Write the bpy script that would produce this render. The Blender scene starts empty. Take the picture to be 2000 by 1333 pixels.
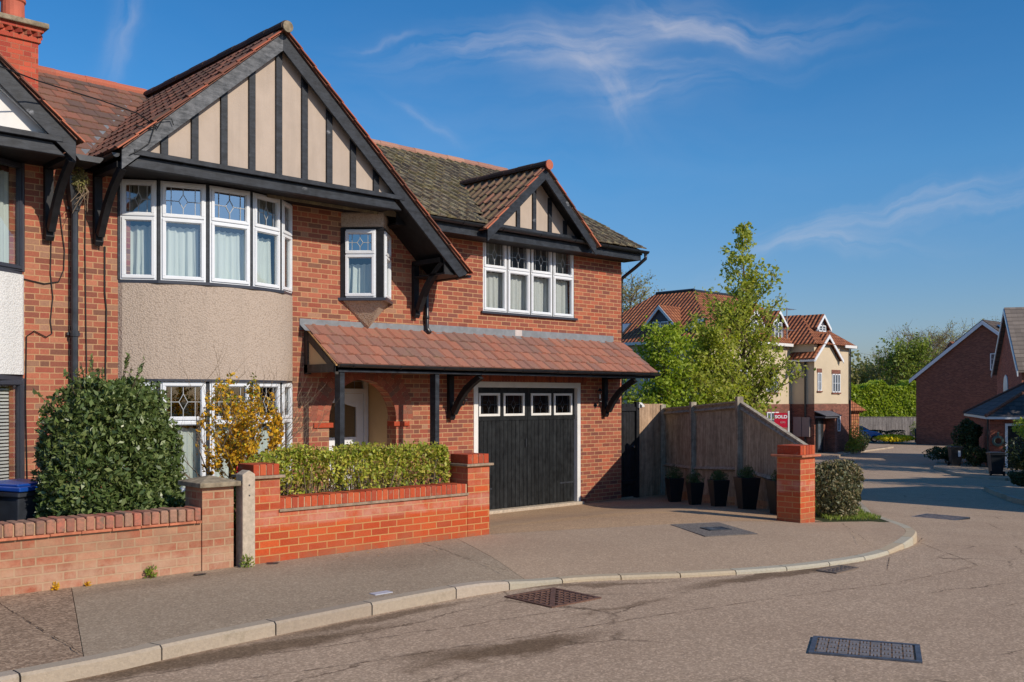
import bpy, bmesh, math, random
import numpy as np
from mathutils import Vector, Matrix
random.seed(7)
S = bpy.context.scene
C = S.collection
# ---------------------------------------------------------------- camera, sky, sun, exposure
EYE = 1.65
cam = bpy.data.cameras.new('camera'); camo = bpy.data.objects.new('camera', cam); C.objects.link(camo)
camo.location = (0, 0, EYE); camo.rotation_euler = (math.radians(90), 0, math.radians(-43.39))
cam.sensor_width = 36; cam.lens = 34.74; cam.shift_x = 0; cam.shift_y = 0.05525
cam.clip_start = 0.1; cam.clip_end = 3000
S.camera = camo
S.view_settings.view_transform = 'Standard'; S.view_settings.look = 'None'
S.view_settings.exposure = 0.22; S.view_settings.gamma = 1; S.view_settings.use_curve_mapping = False
SUN = Vector((0.13, -1.0, 0.59)).normalized()
SEL = math.asin(SUN.z); SAZ = math.atan2(SUN.x, SUN.y)
sl = bpy.data.lights.new('sun', 'SUN'); sl.energy = 3.5; sl.angle = math.radians(0.5); sl.color = (1.0, 0.90, 0.77)
so = bpy.data.objects.new('sun', sl); C.objects.link(so); so.location = (20, -40, 40)
so.rotation_euler = SUN.to_track_quat('Z', 'Y').to_euler()

W = bpy.data.worlds.new('World'); S.world = W; W.use_nodes = True
def build_world():
    nt = W.node_tree; N = nt.nodes; L = nt.links
    N.clear()
    out = N.new('ShaderNodeOutputWorld'); bg = N.new('ShaderNodeBackground')
    sky = N.new('ShaderNodeTexSky'); sky.sky_type = 'NISHITA'; sky.sun_disc = False
    sky.sun_elevation = SEL; sky.sun_rotation = SAZ; sky.air_density = 1.0; sky.dust_density = 0.4; sky.ozone_density = 3.5
    bg.inputs[1].default_value = 0.106
    tc = N.new('ShaderNodeTexCoord'); sep = N.new('ShaderNodeSeparateXYZ'); L.new(tc.outputs['Generated'], sep.inputs[0])
    def M(op, a, b=None, c=None):
        m = N.new('ShaderNodeMath'); m.operation = op
        for i, v in enumerate((a, b, c)):
            if v is None: continue
            if isinstance(v, (int, float)): m.inputs[i].default_value = v
            else: L.new(v, m.inputs[i])
        return m.outputs[0]
    x, y, z = sep.outputs
    az = M('ARCTAN2', x, y); el = M('ARCSINE', z)          # compass bearing and elevation of the sky direction
    # slow warp so that the cirrus edges wander
    nz = N.new('ShaderNodeTexNoise'); nz.inputs['Scale'].default_value = 5.0; nz.inputs['Detail'].default_value = 6; L.new(tc.outputs['Generated'], nz.inputs['Vector'])
    ns = N.new('ShaderNodeSeparateColor'); L.new(nz.outputs['Color'], ns.inputs[0])
    wx = M('MULTIPLY', M('SUBTRACT', ns.outputs[0], 0.5), 0.16); wy = M('MULTIPLY', M('SUBTRACT', ns.outputs[1], 0.5), 0.14)
    azw = M('ADD', az, wx); elw = M('ADD', el, wy)
    def blob(ca, ce, ang, ra, rb, amp, sc=(7.0, 45.0), seed=0.0):
        da = M('SUBTRACT', azw, ca); de = M('SUBTRACT', elw, ce)
        c_, s_ = math.cos(ang), math.sin(ang)
        u = M('ADD', M('MULTIPLY', da, c_), M('MULTIPLY', de, s_)); v = M('SUBTRACT', M('MULTIPLY', de, c_), M('MULTIPLY', da, s_))
        uu = M('DIVIDE', u, ra); vv = M('DIVIDE', v, rb)
        r2 = M('ADD', M('MULTIPLY', uu, uu), M('MULTIPLY', vv, vv))
        m = M('EXPONENT', M('MULTIPLY', r2, -1.0))
        cb = N.new('ShaderNodeCombineXYZ'); L.new(M('MULTIPLY', u, sc[0]), cb.inputs[0]); L.new(M('MULTIPLY', v, sc[1]), cb.inputs[1]); cb.inputs[2].default_value = seed
        n = N.new('ShaderNodeTexNoise'); n.inputs['Scale'].default_value = 1.0; n.inputs['Detail'].default_value = 7; n.inputs['Roughness'].default_value = 0.56; n.inputs['Distortion'].default_value = 0.15
        L.new(cb.outputs[0], n.inputs['Vector'])
        k = M('MAXIMUM', M('SUBTRACT', M('MULTIPLY', n.outputs[0], 2.4), 0.85), 0.0)
        return M('MULTIPLY', M('MULTIPLY', m, k), amp)
    def dirp(px, py):
        u = (px - 1000) / 1930.; v = (777 - py) / 1930.
        d = Vector((.687 + .7266 * u, .7266 - .687 * u, v)).normalized()
        return math.atan2(d.x, d.y), math.asin(d.z)
    tot = None
    for (px, py, ang, ra, rb, amp, sc, sd) in [
            (1070, 85, 0.10, .13, .018, .50, (6, 60), 1.0), (1190, 95, 0.05, .055, .032, .55, (9, 30), 2.0),
            (1200, 165, -1.0, .055, .022, .45, (10, 34), 3.0), (1300, 185, 0.2, .07, .016, .38, (8, 50), 4.0),
            (1410, 45, -.18, .10, .015, .60, (8, 50), 5.0), (1330, 10, -.5, .05, .014, .4, (8, 45), 12.0),
            (1780, 415, .27, .16, .013, .44, (6, 70), 6.0),
            (1640, 495, .12, .07, .008, .38, (8, 80), 7.0), (228, 60, 1.4, .05, .014, .42, (7, 30), 8.0),
            (860, 235, -.5, .04, .005, .25, (9, 60), 9.0), (745, 88, .2, .03, .004, .3, (9, 60), 10.0),
            (1350, 130, -.08, .10, .006, .28, (8, 60), 13.0), (1000, 280, 0.0, .3, .10, .07, (5, 22), 11.0)]:
        a, e = dirp(px, py)
        b = blob(a, e, ang, ra, rb, amp, sc, sd)
        tot = b if tot is None else M('ADD', tot, b)
    fac = M('MINIMUM', M('MULTIPLY', tot, 0.95), 0.7)
    hs = N.new('ShaderNodeHueSaturation'); hs.inputs['Saturation'].default_value = 1.34; L.new(sky.outputs[0], hs.inputs['Color'])
    mx = N.new('ShaderNodeMix'); mx.data_type = 'RGBA'; L.new(fac, mx.inputs[0]); hz = N.new('ShaderNodeMapRange'); L.new(z, hz.inputs[0]); hz.inputs[1].default_value = 0.0; hz.inputs[2].default_value = .22; hz.inputs[3].default_value = .0; hz.inputs[4].default_value = 1.0
    hm = N.new('ShaderNodeMix'); hm.data_type = 'RGBA'; hm.blend_type = 'MULTIPLY'; hm.inputs[0].default_value = 1.0; L.new(hs.outputs[0], hm.inputs[6]); hc = N.new('ShaderNodeMix'); hc.data_type = 'RGBA'; L.new(hz.outputs[0], hc.inputs[0]); hc.inputs[6].default_value = (.55, .54, .72, 1); hc.inputs[7].default_value = (.95, .98, 1.02, 1); L.new(hc.outputs[2], hm.inputs[7])
    L.new(hm.outputs[2], mx.inputs[6]); mx.inputs[7].default_value = (5.6, 5.4, 5.7, 1)
    L.new(mx.outputs[2], bg.inputs[0]); L.new(bg.outputs[0], out.inputs[0])
build_world()

# ---------------------------------------------------------------- helpers
def tag(o, label=None, cat=None, group=None, kind=None):
    if label: o['label'] = label
    if cat: o['category'] = cat
    if group: o['group'] = group
    if kind: o['kind'] = kind
    return o
def thing(name, loc, label, cat, group=None):
    o = bpy.data.objects.new(name, None); C.objects.link(o); o.location = loc; o.empty_display_size = .2
    return tag(o, label, cat, group)
def rootloc(p):
    v = Vector((0, 0, 0))
    while p is not None: v = v + p.location; p = p.parent
    return v
class MB:
    def __init__(s, M=None): s.v = []; s.f = []; s.M = M
    def add(s, vs, fs):
        b = len(s.v)
        for p in vs:
            p = Vector(p)
            if s.M is not None: p = s.M @ p
            s.v.append(tuple(p))
        for f in fs: s.f.append(tuple(i + b for i in f))
        return s
    def box(s, x0, x1, y0, y1, z0, z1):
        return s.add([(x0, y0, z0), (x1, y0, z0), (x1, y1, z0), (x0, y1, z0), (x0, y0, z1), (x1, y0, z1), (x1, y1, z1), (x0, y1, z1)],
                     [(0, 3, 2, 1), (4, 5, 6, 7), (0, 1, 5, 4), (1, 2, 6, 5), (2, 3, 7, 6), (3, 0, 4, 7)])
    def frame(s, o, a, b, c):      # box from a corner and three edge vectors
        o, a, b, c = map(Vector, (o, a, b, c))
        if a.cross(b).dot(c) < 0: a, b = b, a
        return s.add([o, o + a, o + a + b, o + b, o + c, o + a + c, o + a + b + c, o + b + c],
                     [(0, 3, 2, 1), (4, 5, 6, 7), (0, 1, 5, 4), (1, 2, 6, 5), (2, 3, 7, 6), (3, 0, 4, 7)])
    def prism(s, pts, vec):
        pts = [Vector(p) for p in pts]; vec = Vector(vec); n = len(pts)
        nor = Vector((0, 0, 0))
        for i in range(n): nor += (pts[i]).cross(pts[(i + 1) % n])
        if nor.dot(vec) > 0: pts = pts[::-1]
        fs = [tuple(range(n)), tuple(range(2 * n - 1, n - 1, -1))]
        for i in range(n):
            j = (i + 1) % n; fs.append((i, i + n, j + n, j))
        return s.add(pts + [p + vec for p in pts], fs)
    def poly(s, pts): return s.add(pts, [tuple(range(len(pts)))])
    def tube(s, path, r, n=8, caps=True):
        path = [Vector(p) for p in path]; rs = r if isinstance(r, (list, tuple)) else [r] * len(path)
        vs = []; prev = None
        for i, p in enumerate(path):
            d = (path[min(i + 1, len(path) - 1)] - path[max(i - 1, 0)]).normalized()
            if prev is None:
                a = d.orthogonal().normalized()
            else:
                a = (prev - d * prev.dot(d)); a = a.normalized() if a.length > 1e-6 else d.orthogonal().normalized()
            prev = a; b = d.cross(a)
            for k in range(n):
                t = 2 * math.pi * k / n; vs.append(p + (a * math.cos(t) + b * math.sin(t)) * rs[i])
        fs = []
        for i in range(len(path) - 1):
            for k in range(n):
                k2 = (k + 1) % n; fs.append((i * n + k, i * n + k2, (i + 1) * n + k2, (i + 1) * n + k))
        if caps: fs.append(tuple(range(n - 1, -1, -1))); fs.append(tuple((len(path) - 1) * n + k for k in range(n)))
        return s.add(vs, fs)
    def lathe(s, c, prof, n=16):
        vs = []; c = Vector(c)
        for r, z in prof:
            for k in range(n):
                t = 2 * math.pi * k / n; vs.append(c + Vector((r * math.cos(t), r * math.sin(t), z)))
        fs = []
        for i in range(len(prof) - 1):
            for k in range(n):
                k2 = (k + 1) % n; fs.append((i * n + k, i * n + k2, (i + 1) * n + k2, (i + 1) * n + k))
        fs.append(tuple(range(n - 1, -1, -1))); fs.append(tuple((len(prof) - 1) * n + k for k in range(n)))
        return s.add(vs, fs)
    def build(s, name, mat, parent=None, smooth=False, bevel=0, **kw):
        off = rootloc(parent)
        me = bpy.data.meshes.new(name); me.from_pydata([(v[0] - off.x, v[1] - off.y, v[2] - off.z) for v in s.v], [], s.f)
        if smooth: me.polygons.foreach_set('use_smooth', [True] * len(me.polygons))
        me.materials.append(mat)
        o = bpy.data.objects.new(name, me); C.objects.link(o); o.parent = parent
        if bevel:
            b = o.modifiers.new('b', 'BEVEL'); b.width = bevel; b.segments = 2; b.limit_method = 'ANGLE'
        if kw: tag(o, **kw)
        return o
def dup(root, loc, rotz=0, label=None, scale=None):
    r = root.copy(); C.objects.link(r); r.location = loc; r.rotation_euler = (0, 0, rotz)
    if scale: r.scale = scale
    if label: r['label'] = label
    for ch in list(root.children):
        c = ch.copy(); C.objects.link(c); c.parent = r
        for g in list(ch.children):
            d = g.copy(); C.objects.link(d); d.parent = c
    return r

# ---------------------------------------------------------------- materials
class NT:
    def __init__(s, name):
        s.m = bpy.data.materials.new(name); s.m.use_nodes = True; s.nt = s.m.node_tree; s.N = s.nt.nodes; s.L = s.nt.links
        s.N.clear(); s.out = s.N.new('ShaderNodeOutputMaterial'); s.p = s.N.new('ShaderNodeBsdfPrincipled'); s.L.new(s.p.outputs[0], s.out.inputs[0])
        s.geo = s.N.new('ShaderNodeNewGeometry')
        s.pos = s.geo.outputs['Position']; s.rnd = s.geo.outputs['Random Per Island']
    def lk(s, v, sock):
        if isinstance(v, (int, float)): sock.default_value = v
        elif isinstance(v, tuple): sock.default_value = v if len(v) == len(sock.default_value) else tuple(v) + (1,)
        else: s.L.new(v, sock)
    def M(s, op, a, b=None, c=None):
        m = s.N.new('ShaderNodeMath'); m.operation = op
        for i, v in enumerate((a, b, c)):
            if v is not None: s.lk(v, m.inputs[i])
        return m.outputs[0]
    def noise(s, scale, detail=3, rough=.5, vec=None, dist=0):
        n = s.N.new('ShaderNodeTexNoise'); n.inputs['Scale'].default_value = scale; n.inputs['Detail'].default_value = detail
        n.inputs['Roughness'].default_value = rough; n.inputs['Distortion'].default_value = dist
        s.L.new(vec or s.pos, n.inputs['Vector']); return n.outputs[0]
    def mapping(s, scale, rot=(0, 0, 0), vec=None):
        m = s.N.new('ShaderNodeMapping'); m.inputs['Scale'].default_value = scale; m.inputs['Rotation'].default_value = rot
        s.L.new(vec or s.pos, m.inputs['Vector']); return m.outputs[0]
    def voronoi(s, scale, feature='F1', vec=None, out='Distance'):
        n = s.N.new('ShaderNodeTexVoronoi'); n.feature = feature; n.inputs['Scale'].default_value = scale
        s.L.new(vec or s.pos, n.inputs['Vector']); return n.outputs[out]
    def ramp(s, fac, stops, interp='LINEAR'):
        r = s.N.new('ShaderNodeValToRGB'); r.color_ramp.interpolation = interp
        el = r.color_ramp.elements
        while len(el) < len(stops): el.new(0.5)
        for e, (p, c) in zip(el, stops):
            e.position = p; e.color = tuple(c) + (1,) if len(c) == 3 else c
        s.lk(fac, r.inputs[0]); return r.outputs[0]
    def rng(s, v, a, b, c=0., d=1.):
        m = s.N.new('ShaderNodeMapRange'); s.lk(v, m.inputs[0])
        for i, k in enumerate((a, b, c, d)): m.inputs[i + 1].default_value = k
        return m.outputs[0]
    def mix(s, fac, a, b, mode='MIX'):
        m = s.N.new('ShaderNodeMix'); m.data_type = 'RGBA'; m.blend_type = mode; s.lk(fac, m.inputs[0]); s.lk(a, m.inputs[6]); s.lk(b, m.inputs[7]); return m.outputs[2]
    def bump(s, h, strength=.5, dist=.01):
        b = s.N.new('ShaderNodeBump'); b.inputs['Strength'].default_value = strength; b.inputs['Distance'].default_value = dist
        s.lk(h, b.inputs['Height']); s.L.new(b.outputs[0], s.p.inputs['Normal']); return b
    def done(s, col, rough=.8, spec=.3, metal=0):
        s.lk(col, s.p.inputs['Base Color']); s.lk(rough, s.p.inputs['Roughness']); s.p.inputs['Specular IOR Level'].default_value = spec
        s.p.inputs['Metallic'].default_value = metal; return s.m
def hexs(r, g, b):
    f = lambda c: (c / 255 / 12.92) if c / 255 <= .04045 else ((c / 255 + .055) / 1.055) ** 2.4
    return (f(r), f(g), f(b))
def hexc(r, g, b):
    f = lambda c: (c / 255 / 12.92) if c / 255 <= .04045 else ((c / 255 + .055) / 1.055) ** 2.4
    c = (f(r), f(g), f(b)); l = .3 * c[0] + .55 * c[1] + .15 * c[2]; k = .86
    return tuple(l + (q - l) * k for q in c)

def brick_mat(name, bond, cols, mortar, L=.225, h=.075, m=.0105, rot=0.0, dirt=None, bump=.6, var=(.86, 1.10), bands=()):
    t = NT(name); vec = t.pos
    if rot:
        vec = t.mapping((1, 1, 1), (0, 0, rot))
    sp = t.N.new('ShaderNodeSeparateXYZ'); t.L.new(vec, sp.inputs[0]); x, y, z = sp.outputs
    wob = t.M('MULTIPLY', t.M('SUBTRACT', t.noise(14, 2), .5), .006)
    u = t.M('ADD', t.M('ADD', t.M('ADD', x, y), 50.0), wob); zz = t.M('ADD', t.M('ADD', z, 6.0), wob)
    row = t.M('FLOOR', t.M('DIVIDE', zz, h)); vz = t.M('MODULO', zz, h)
    par = t.M('MODULO', row, 2.0)
    if bond == 'flemish':
        P = 1.5 * L
        uu = t.M('ADD', t.M('DIVIDE', u, P), t.M('MULTIPLY', par, .5)); fl = t.M('FLOOR', uu); fu = t.M('SUBTRACT', uu, fl)
        isH = t.M('GREATER_THAN', fu, .66667)
        loc = t.M('MULTIPLY', t.M('SUBTRACT', fu, t.M('MULTIPLY', isH, .66667)), P)
        cid = t.M('ADD', t.M('MULTIPLY', fl, 2.0), isH)
    else:
        uu = t.M('ADD', t.M('DIVIDE', u, L), t.M('MULTIPLY', par, .5)); fl = t.M('FLOOR', uu); fu = t.M('SUBTRACT', uu, fl)
        loc = t.M('MULTIPLY', fu, L); cid = fl; isH = 0.0
    cb = t.N.new('ShaderNodeCombineXYZ'); t.lk(cid, cb.inputs[0]); t.lk(row, cb.inputs[1])
    wn = t.N.new('ShaderNodeTexWhiteNoise'); wn.noise_dimensions = '2D'; t.L.new(cb.outputs[0], wn.inputs[0])
    rv = wn.outputs['Value']
    n = len(cols); stops = [(i / n, c) for i, c in enumerate(cols)]
    col = t.ramp(rv, stops, 'CONSTANT')
    sc = t.N.new('ShaderNodeSeparateColor'); t.L.new(wn.outputs['Color'], sc.inputs[0])
    col = t.mix(1.0, col, t.ramp(sc.outputs[1], [(0, (var[0],) * 3), (1, (var[1],) * 3)]), 'MULTIPLY')
    col = t.mix(t.rng(t.noise(60, 3, .7), .35, .75), col, t.mix(1.0, col, (.74, .74, .76), 'MULTIPLY'))
    mm = t.M('MAXIMUM', t.M('LESS_THAN', loc, m), t.M('LESS_THAN', vz, m))
    mcol = t.mix(t.noise(35, 2), mortar, tuple(c * .72 for c in mortar))
    col = t.mix(mm, col, mcol)
    if dirt:
        dc, amt, sc_ = dirt
        col = t.mix(t.M('MULTIPLY', t.rng(t.noise(sc_, 5, .65), .42, .68), amt), col, dc)
    for (z0, z1, bc, amt, nsc) in bands:
        zm = t.M('MULTIPLY', t.rng(z, z0 - .02, z0 + .02), t.rng(z, z1 + .03, z1 - .03))
        col = t.mix(t.M('MULTIPLY', t.M('MULTIPLY', zm, t.rng(t.noise(nsc, 5, .7), .36, .62)), amt), col, bc)
    hgt = t.M('ADD', t.M('MULTIPLY', t.M('SUBTRACT', 1.0, mm), 1.0), t.M('MULTIPLY', t.noise(90, 2), .25))
    t.bump(hgt, bump, .006)
    return t.done(col, .88, .2)

def plain(name, col, rough=.6, spec=.35, var=.12, scale=6, bump=0, bscale=80, metal=0, streak=0):
    t = NT(name); c2 = tuple(max(0, c * (1 - var * 1.6)) for c in col); c3 = tuple(c * (1 + var) for c in col)
    c = t.ramp(t.noise(scale, 5, .6), [(.3, c2), (.7, c3)])
    if streak: c = t.mix(t.M('MULTIPLY', t.rng(t.noise(1.0, 5, .65, t.mapping((7, 7, .7))), .46, .66), streak), c, tuple(k * .72 for k in col))
    if bump: t.bump(t.noise(bscale, 3, .6), bump, .01)
    return t.done(c, rough, spec, metal)
def island(name, cols, rough=.8, spec=.2, bump=.3, bscale=60, moss=None, mscale=9, mlo=.5, mhi=.7, fine=.5):
    t = NT(name); n = len(cols)
    col = t.ramp(t.rnd, [(i / n, c) for i, c in enumerate(cols)], 'CONSTANT')
    col = t.mix(t.M('MULTIPLY', t.rng(t.noise(40, 4, .7), .3, .75), fine), col, t.mix(1.0, col, (.55, .55, .58), 'MULTIPLY'))
    if moss: col = t.mix(t.rng(t.noise(mscale, 6, .75), mlo, mhi), col, moss)
    t.bump(t.noise(bscale, 3, .6), bump, .008)
    return t.done(col, rough, spec)

MT = {}
rA, rB, rC, rD, rE = hexc(176, 96, 66), hexc(164, 82, 58), hexc(150, 84, 62), hexc(182, 110, 76), hexc(140, 92, 70)
MT['brick_main'] = brick_mat('weathered flemish brick', 'flemish', [rA, rB, rD, rC, rA, hexc(166, 118, 88), rB, hexc(184, 102, 68), rE, rC, hexc(138, 86, 66), rA], hexc(196, 148, 100), L=.235, m=.012)
MT['brick_ext'] = brick_mat('red stretcher brick', 'stretcher', [hexc(174, 92, 62), hexc(160, 82, 58), hexc(144, 76, 58), hexc(178, 96, 62), hexc(152, 84, 62), hexc(184, 90, 56), hexc(138, 78, 62), hexc(168, 88, 62)], hexc(206, 160, 108), m=.011)
MT['brick_new'] = brick_mat('bright garden wall brick', 'stretcher', [hexs(190, 80, 40), hexs(178, 74, 40), hexs(194, 88, 46), hexs(172, 74, 44), hexs(184, 84, 48)], hexs(198, 146, 92), m=.012, dirt=(hexs(176, 112, 82), .3, 2.2), var=(.90, 1.06), bands=[(.36, .52, hexs(196, 150, 130), .55, 3.5), (.60, .86, hexs(190, 130, 106), .4, 5), (-.2, .075, hexs(142, 96, 70), .8, 4)])
MT['brick_old'] = brick_mat('worn garden wall brick', 'flemish', [hexs(172, 112, 86), hexs(162, 100, 76), hexs(176, 122, 96), hexs(168, 104, 80), hexs(174, 120, 94), hexs(164, 94, 70)], hexs(180, 148, 116), m=.014, dirt=(hexs(180, 142, 112), .8, 4.5), bump=.8, bands=[(-.2, .20, hexs(188, 158, 132), .5, 6), (.3, .5, hexs(144, 116, 92), .5, 5)])
MT['brick_chim'] = brick_mat('chimney brick', 'flemish', [hexc(206, 82, 46), hexc(190, 72, 44), hexc(198, 84, 50), hexc(176, 66, 44)], hexc(188, 112, 78), m=.012, bump=1.0)
MT['brick_far'] = brick_mat('estate brick', 'stretcher', [hexc(142, 84, 66), hexc(128, 76, 61), hexc(148, 90, 70), hexc(122, 74, 61)], hexc(156, 116, 94))
MT['cap'] = island('capping brick', [hexs(188, 82, 48), hexs(176, 74, 46), hexs(192, 92, 56), hexs(168, 76, 52)], moss=hexc(150, 120, 96), mscale=14, mlo=.55, mhi=.75)
MT['cap_old'] = island('old capping brick', [hexc(178, 116, 88), hexc(160, 100, 78), hexc(186, 106, 80), hexc(150, 104, 84), hexc(170, 124, 98)], moss=hexc(120, 100, 82), mscale=10, mlo=.45, mhi=.7)
MT['creasing'] = plain('creasing tile', hexc(156, 132, 106), .9, .15, .25, 14, .4)
MT['creasing_old'] = plain('orange creasing tile', hexc(196, 112, 74), .9, .15, .2, 14, .4)
MT['mortar'] = plain('mortar bed', hexc(186, 150, 112), .95, .1, .15, 20, .4)
MT['concrete'] = plain('weathered concrete', hexc(188, 170, 146), .93, .15, .16, 18, .5, 120)
MT['conc_dark'] = plain('mossy concrete', hexc(150, 134, 108), .93, .15, .3, 12, .5, 90)
MT['tile_porch'] = island('porch tiles', [hexc(170, 108, 84), hexc(164, 106, 84), hexc(156, 104, 85), hexc(174, 110, 84), hexc(158, 108, 90), hexc(150, 104, 88), hexc(168, 104, 80), hexc(142, 104, 90)], moss=hexc(144, 118, 88), mscale=8, mlo=.52, mhi=.8, bump=.15)
MT['tile_gable'] = island('gable tiles', [hexc(122, 82, 68), hexc(108, 76, 66), hexc(138, 88, 70), hexc(98, 74, 66)], moss=hexc(84, 68, 52), mscale=12, mlo=.48, mhi=.66)
MT['tile_terrace'] = island('terrace tiles', [hexc(144, 98, 78), hexc(132, 92, 76), hexc(120, 88, 76), hexc(154, 98, 76), hexc(114, 88, 78), hexc(136, 92, 74)], moss=hexc(112, 92, 64), mscale=10, mlo=.5, mhi=.72, bump=.15)
MT['tile_ext'] = island('lichened roof tiles', [hexc(116, 102, 84), hexc(100, 88, 74), hexc(132, 118, 94), hexc(108, 92, 72), hexc(122, 108, 70)], moss=hexc(150, 140, 104), mscale=7, mlo=.5, mhi=.62, bump=.8)
MT['tile_dorm'] = island('dormer tiles', [hexc(132, 96, 76), hexc(116, 92, 72), hexc(146, 98, 76), hexc(108, 88, 66)], moss=hexc(116, 106, 68), mscale=14, mlo=.5, mhi=.66)
MT['verge'] = island('terracotta tile edge', [hexc(186, 96, 64), hexc(160, 86, 62), hexc(196, 108, 72), hexc(130, 78, 60)])
MT['ridge'] = island('terracotta ridge tile', [hexc(206, 110, 72), hexc(192, 100, 68), hexc(180, 96, 70)], moss=hexc(140, 120, 88), mscale=16, mlo=.56, mhi=.75)
MT['ridge_pale'] = island('pale ridge tile', [hexc(178, 128, 104), hexc(168, 118, 98), hexc(186, 134, 108)])
MT['ridge_dark'] = island('mossy ridge tile', [hexc(92, 66, 54), hexc(78, 60, 50)], moss=hexc(70, 60, 40), mscale=14)
MT['pot_tc'] = plain('terracotta pot', hexc(196, 96, 66), .75, .25, .1, 8, .2)
MT['lead'] = plain('lead flashing', hexc(126, 130, 134), .65, .4, .14, 7, .2, 30)
def timber_mat(name, c1, c2, sc=(3, 3, 40), k=.5, spec=.35, rough=.55, knots=False):
    t = NT(name); n = t.noise(1.0, 6, .65, t.mapping(sc), .6); n2 = t.noise(9, 5, .7)
    col = t.ramp(t.M('ADD', t.M('MULTIPLY', n, k), t.M('MULTIPLY', n2, 1 - k)), [(.40, c1), (.62, c2)])
    col = t.mix(1.0, col, t.ramp(t.rnd, [(0, (.82, .82, .82)), (1, (1.14, 1.14, 1.14))]), 'MULTIPLY')
    if knots: v = t.voronoi(2.3, vec=t.mapping((1, 1, 1.6))); col = t.mix(t.M('MULTIPLY', t.rng(v, .13, .03), t.rng(t.noise(30, 4, .8), .42, .6)), col, (.30, .31, .33))
    t.bump(n, .5, .006); return t.done(col, rough, spec)
MT['timber'] = timber_mat('black painted timber', (.007, .009, .013), (.032, .038, .049), (4, 4, 18), knots=True)
MT['timber_w'] = timber_mat('weathered black paint', (.035, .04, .046), (.17, .175, .185), (5, 5, 22), .55)
MT['timber_b'] = plain('black soffit board', (.016, .016, .018), .6, .3, .3, 9)
MT['gdoor'] = timber_mat('black garage boards', (.005, .0055, .006), (.022, .024, .025), (16, 16, 2.0), .5, .3, .5)
MT['plastic_b'] = plain('black plastic gutter', (.018, .019, .022), .32, .5, .2, 8)
MT['iron'] = plain('black iron pipe', (.035, .038, .045), .4, .5, .3, 8)
MT['white'] = plain('white plastic frame', (.74, .76, .78), .3, .45, .03, 5)
MT['white_w'] = plain('white paint', (.72, .70, .66), .5, .3, .06, 5)
MT['darkframe'] = plain('dark grey plastic frame', (.045, .048, .062), .35, .45, .1, 5)
MT['render'] = plain('beige gable render', hexc(184, 165, 147), .9, .15, .05, 3, .15, 40, streak=.35)
def roughcast(name, c, c2):
    t = NT(name); v = t.voronoi(48); n = t.noise(70, 3, .6)
    h = t.M('ADD', t.M('MULTIPLY', t.M('SUBTRACT', 1.0, v), .7), t.M('MULTIPLY', n, .5))
    col = t.mix(t.rng(v, .35, .95), c, c2); col = t.mix(t.M('MULTIPLY', t.rng(t.noise(1.6, 4), .35, .7), .25), col, tuple(k * .85 for k in c)); col = t.mix(t.M('MULTIPLY', t.rng(t.noise(1.0, 5, .65, t.mapping((6, 6, .6))), .48, .68), .3), col, tuple(k * .74 for k in c))
    t.bump(h, .75, .012); return t.done(col, .93, .12)
MT['rough'] = roughcast('beige roughcast', hexc(188, 168, 149), hexc(160, 140, 122))
MT['rough_w'] = roughcast('white roughcast', hexc(226, 224, 218), hexc(196, 194, 190))
MT['inner'] = plain('beige porch plaster', hexc(206, 170, 118), .8, .2, .03)
MT['room'] = plain('dark room', (.035, .035, .038), .9, .1, .3, 2)  # near-black lining: the unlit rooms' shade is put into the colour
def curtain_mat(name, c):
    t = NT(name); t.p.inputs['Subsurface Weight'].default_value = 0.0
    return t.done(t.mix(t.noise(3, 3), c, tuple(k * .88 for k in c)), .9, .1)
MT['curtain'] = curtain_mat('pale net curtain', (.62, .67, .62))
MT['curtain_g'] = curtain_mat('grey net curtain', (.62, .63, .60))
MT['curtain_b'] = curtain_mat('brownish lining', (.34, .33, .29))
def glass_mat(name, refl=.32, tint=(.86, .92, .95)):
    t = NT(name); t.N.remove(t.p)
    tr = t.N.new('ShaderNodeBsdfTransparent'); tr.inputs[0].default_value = tint + (1,)
    gl = t.N.new('ShaderNodeBsdfGlossy'); gl.inputs['Roughness'].default_value = .03; gl.inputs[0].default_value = (.95, .97, 1, 1)
    b = t.N.new('ShaderNodeBump'); b.inputs['Strength'].default_value = .06; b.inputs['Distance'].default_value = .02; t.L.new(t.noise(2.2, 2), b.inputs['Height']); t.L.new(b.outputs[0], gl.inputs['Normal'])
    mx = t.N.new('ShaderNodeMixShader'); mx.inputs[0].default_value = refl
    t.L.new(tr.outputs[0], mx.inputs[1]); t.L.new(gl.outputs[0], mx.inputs[2]); t.L.new(mx.outputs[0], t.out.inputs[0]); return t.m
MT['glass'] = glass_mat('window glass', .17, (.90, .93, .93))
MT['glass_b'] = glass_mat('sky reflecting glass', .42, (.5, .54, .56))
MT['glass_d'] = glass_mat('dark glass', .12, (.5, .5, .5))
MT['came'] = plain('lead came', (.40, .41, .41), .5, .4, .1)

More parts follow.
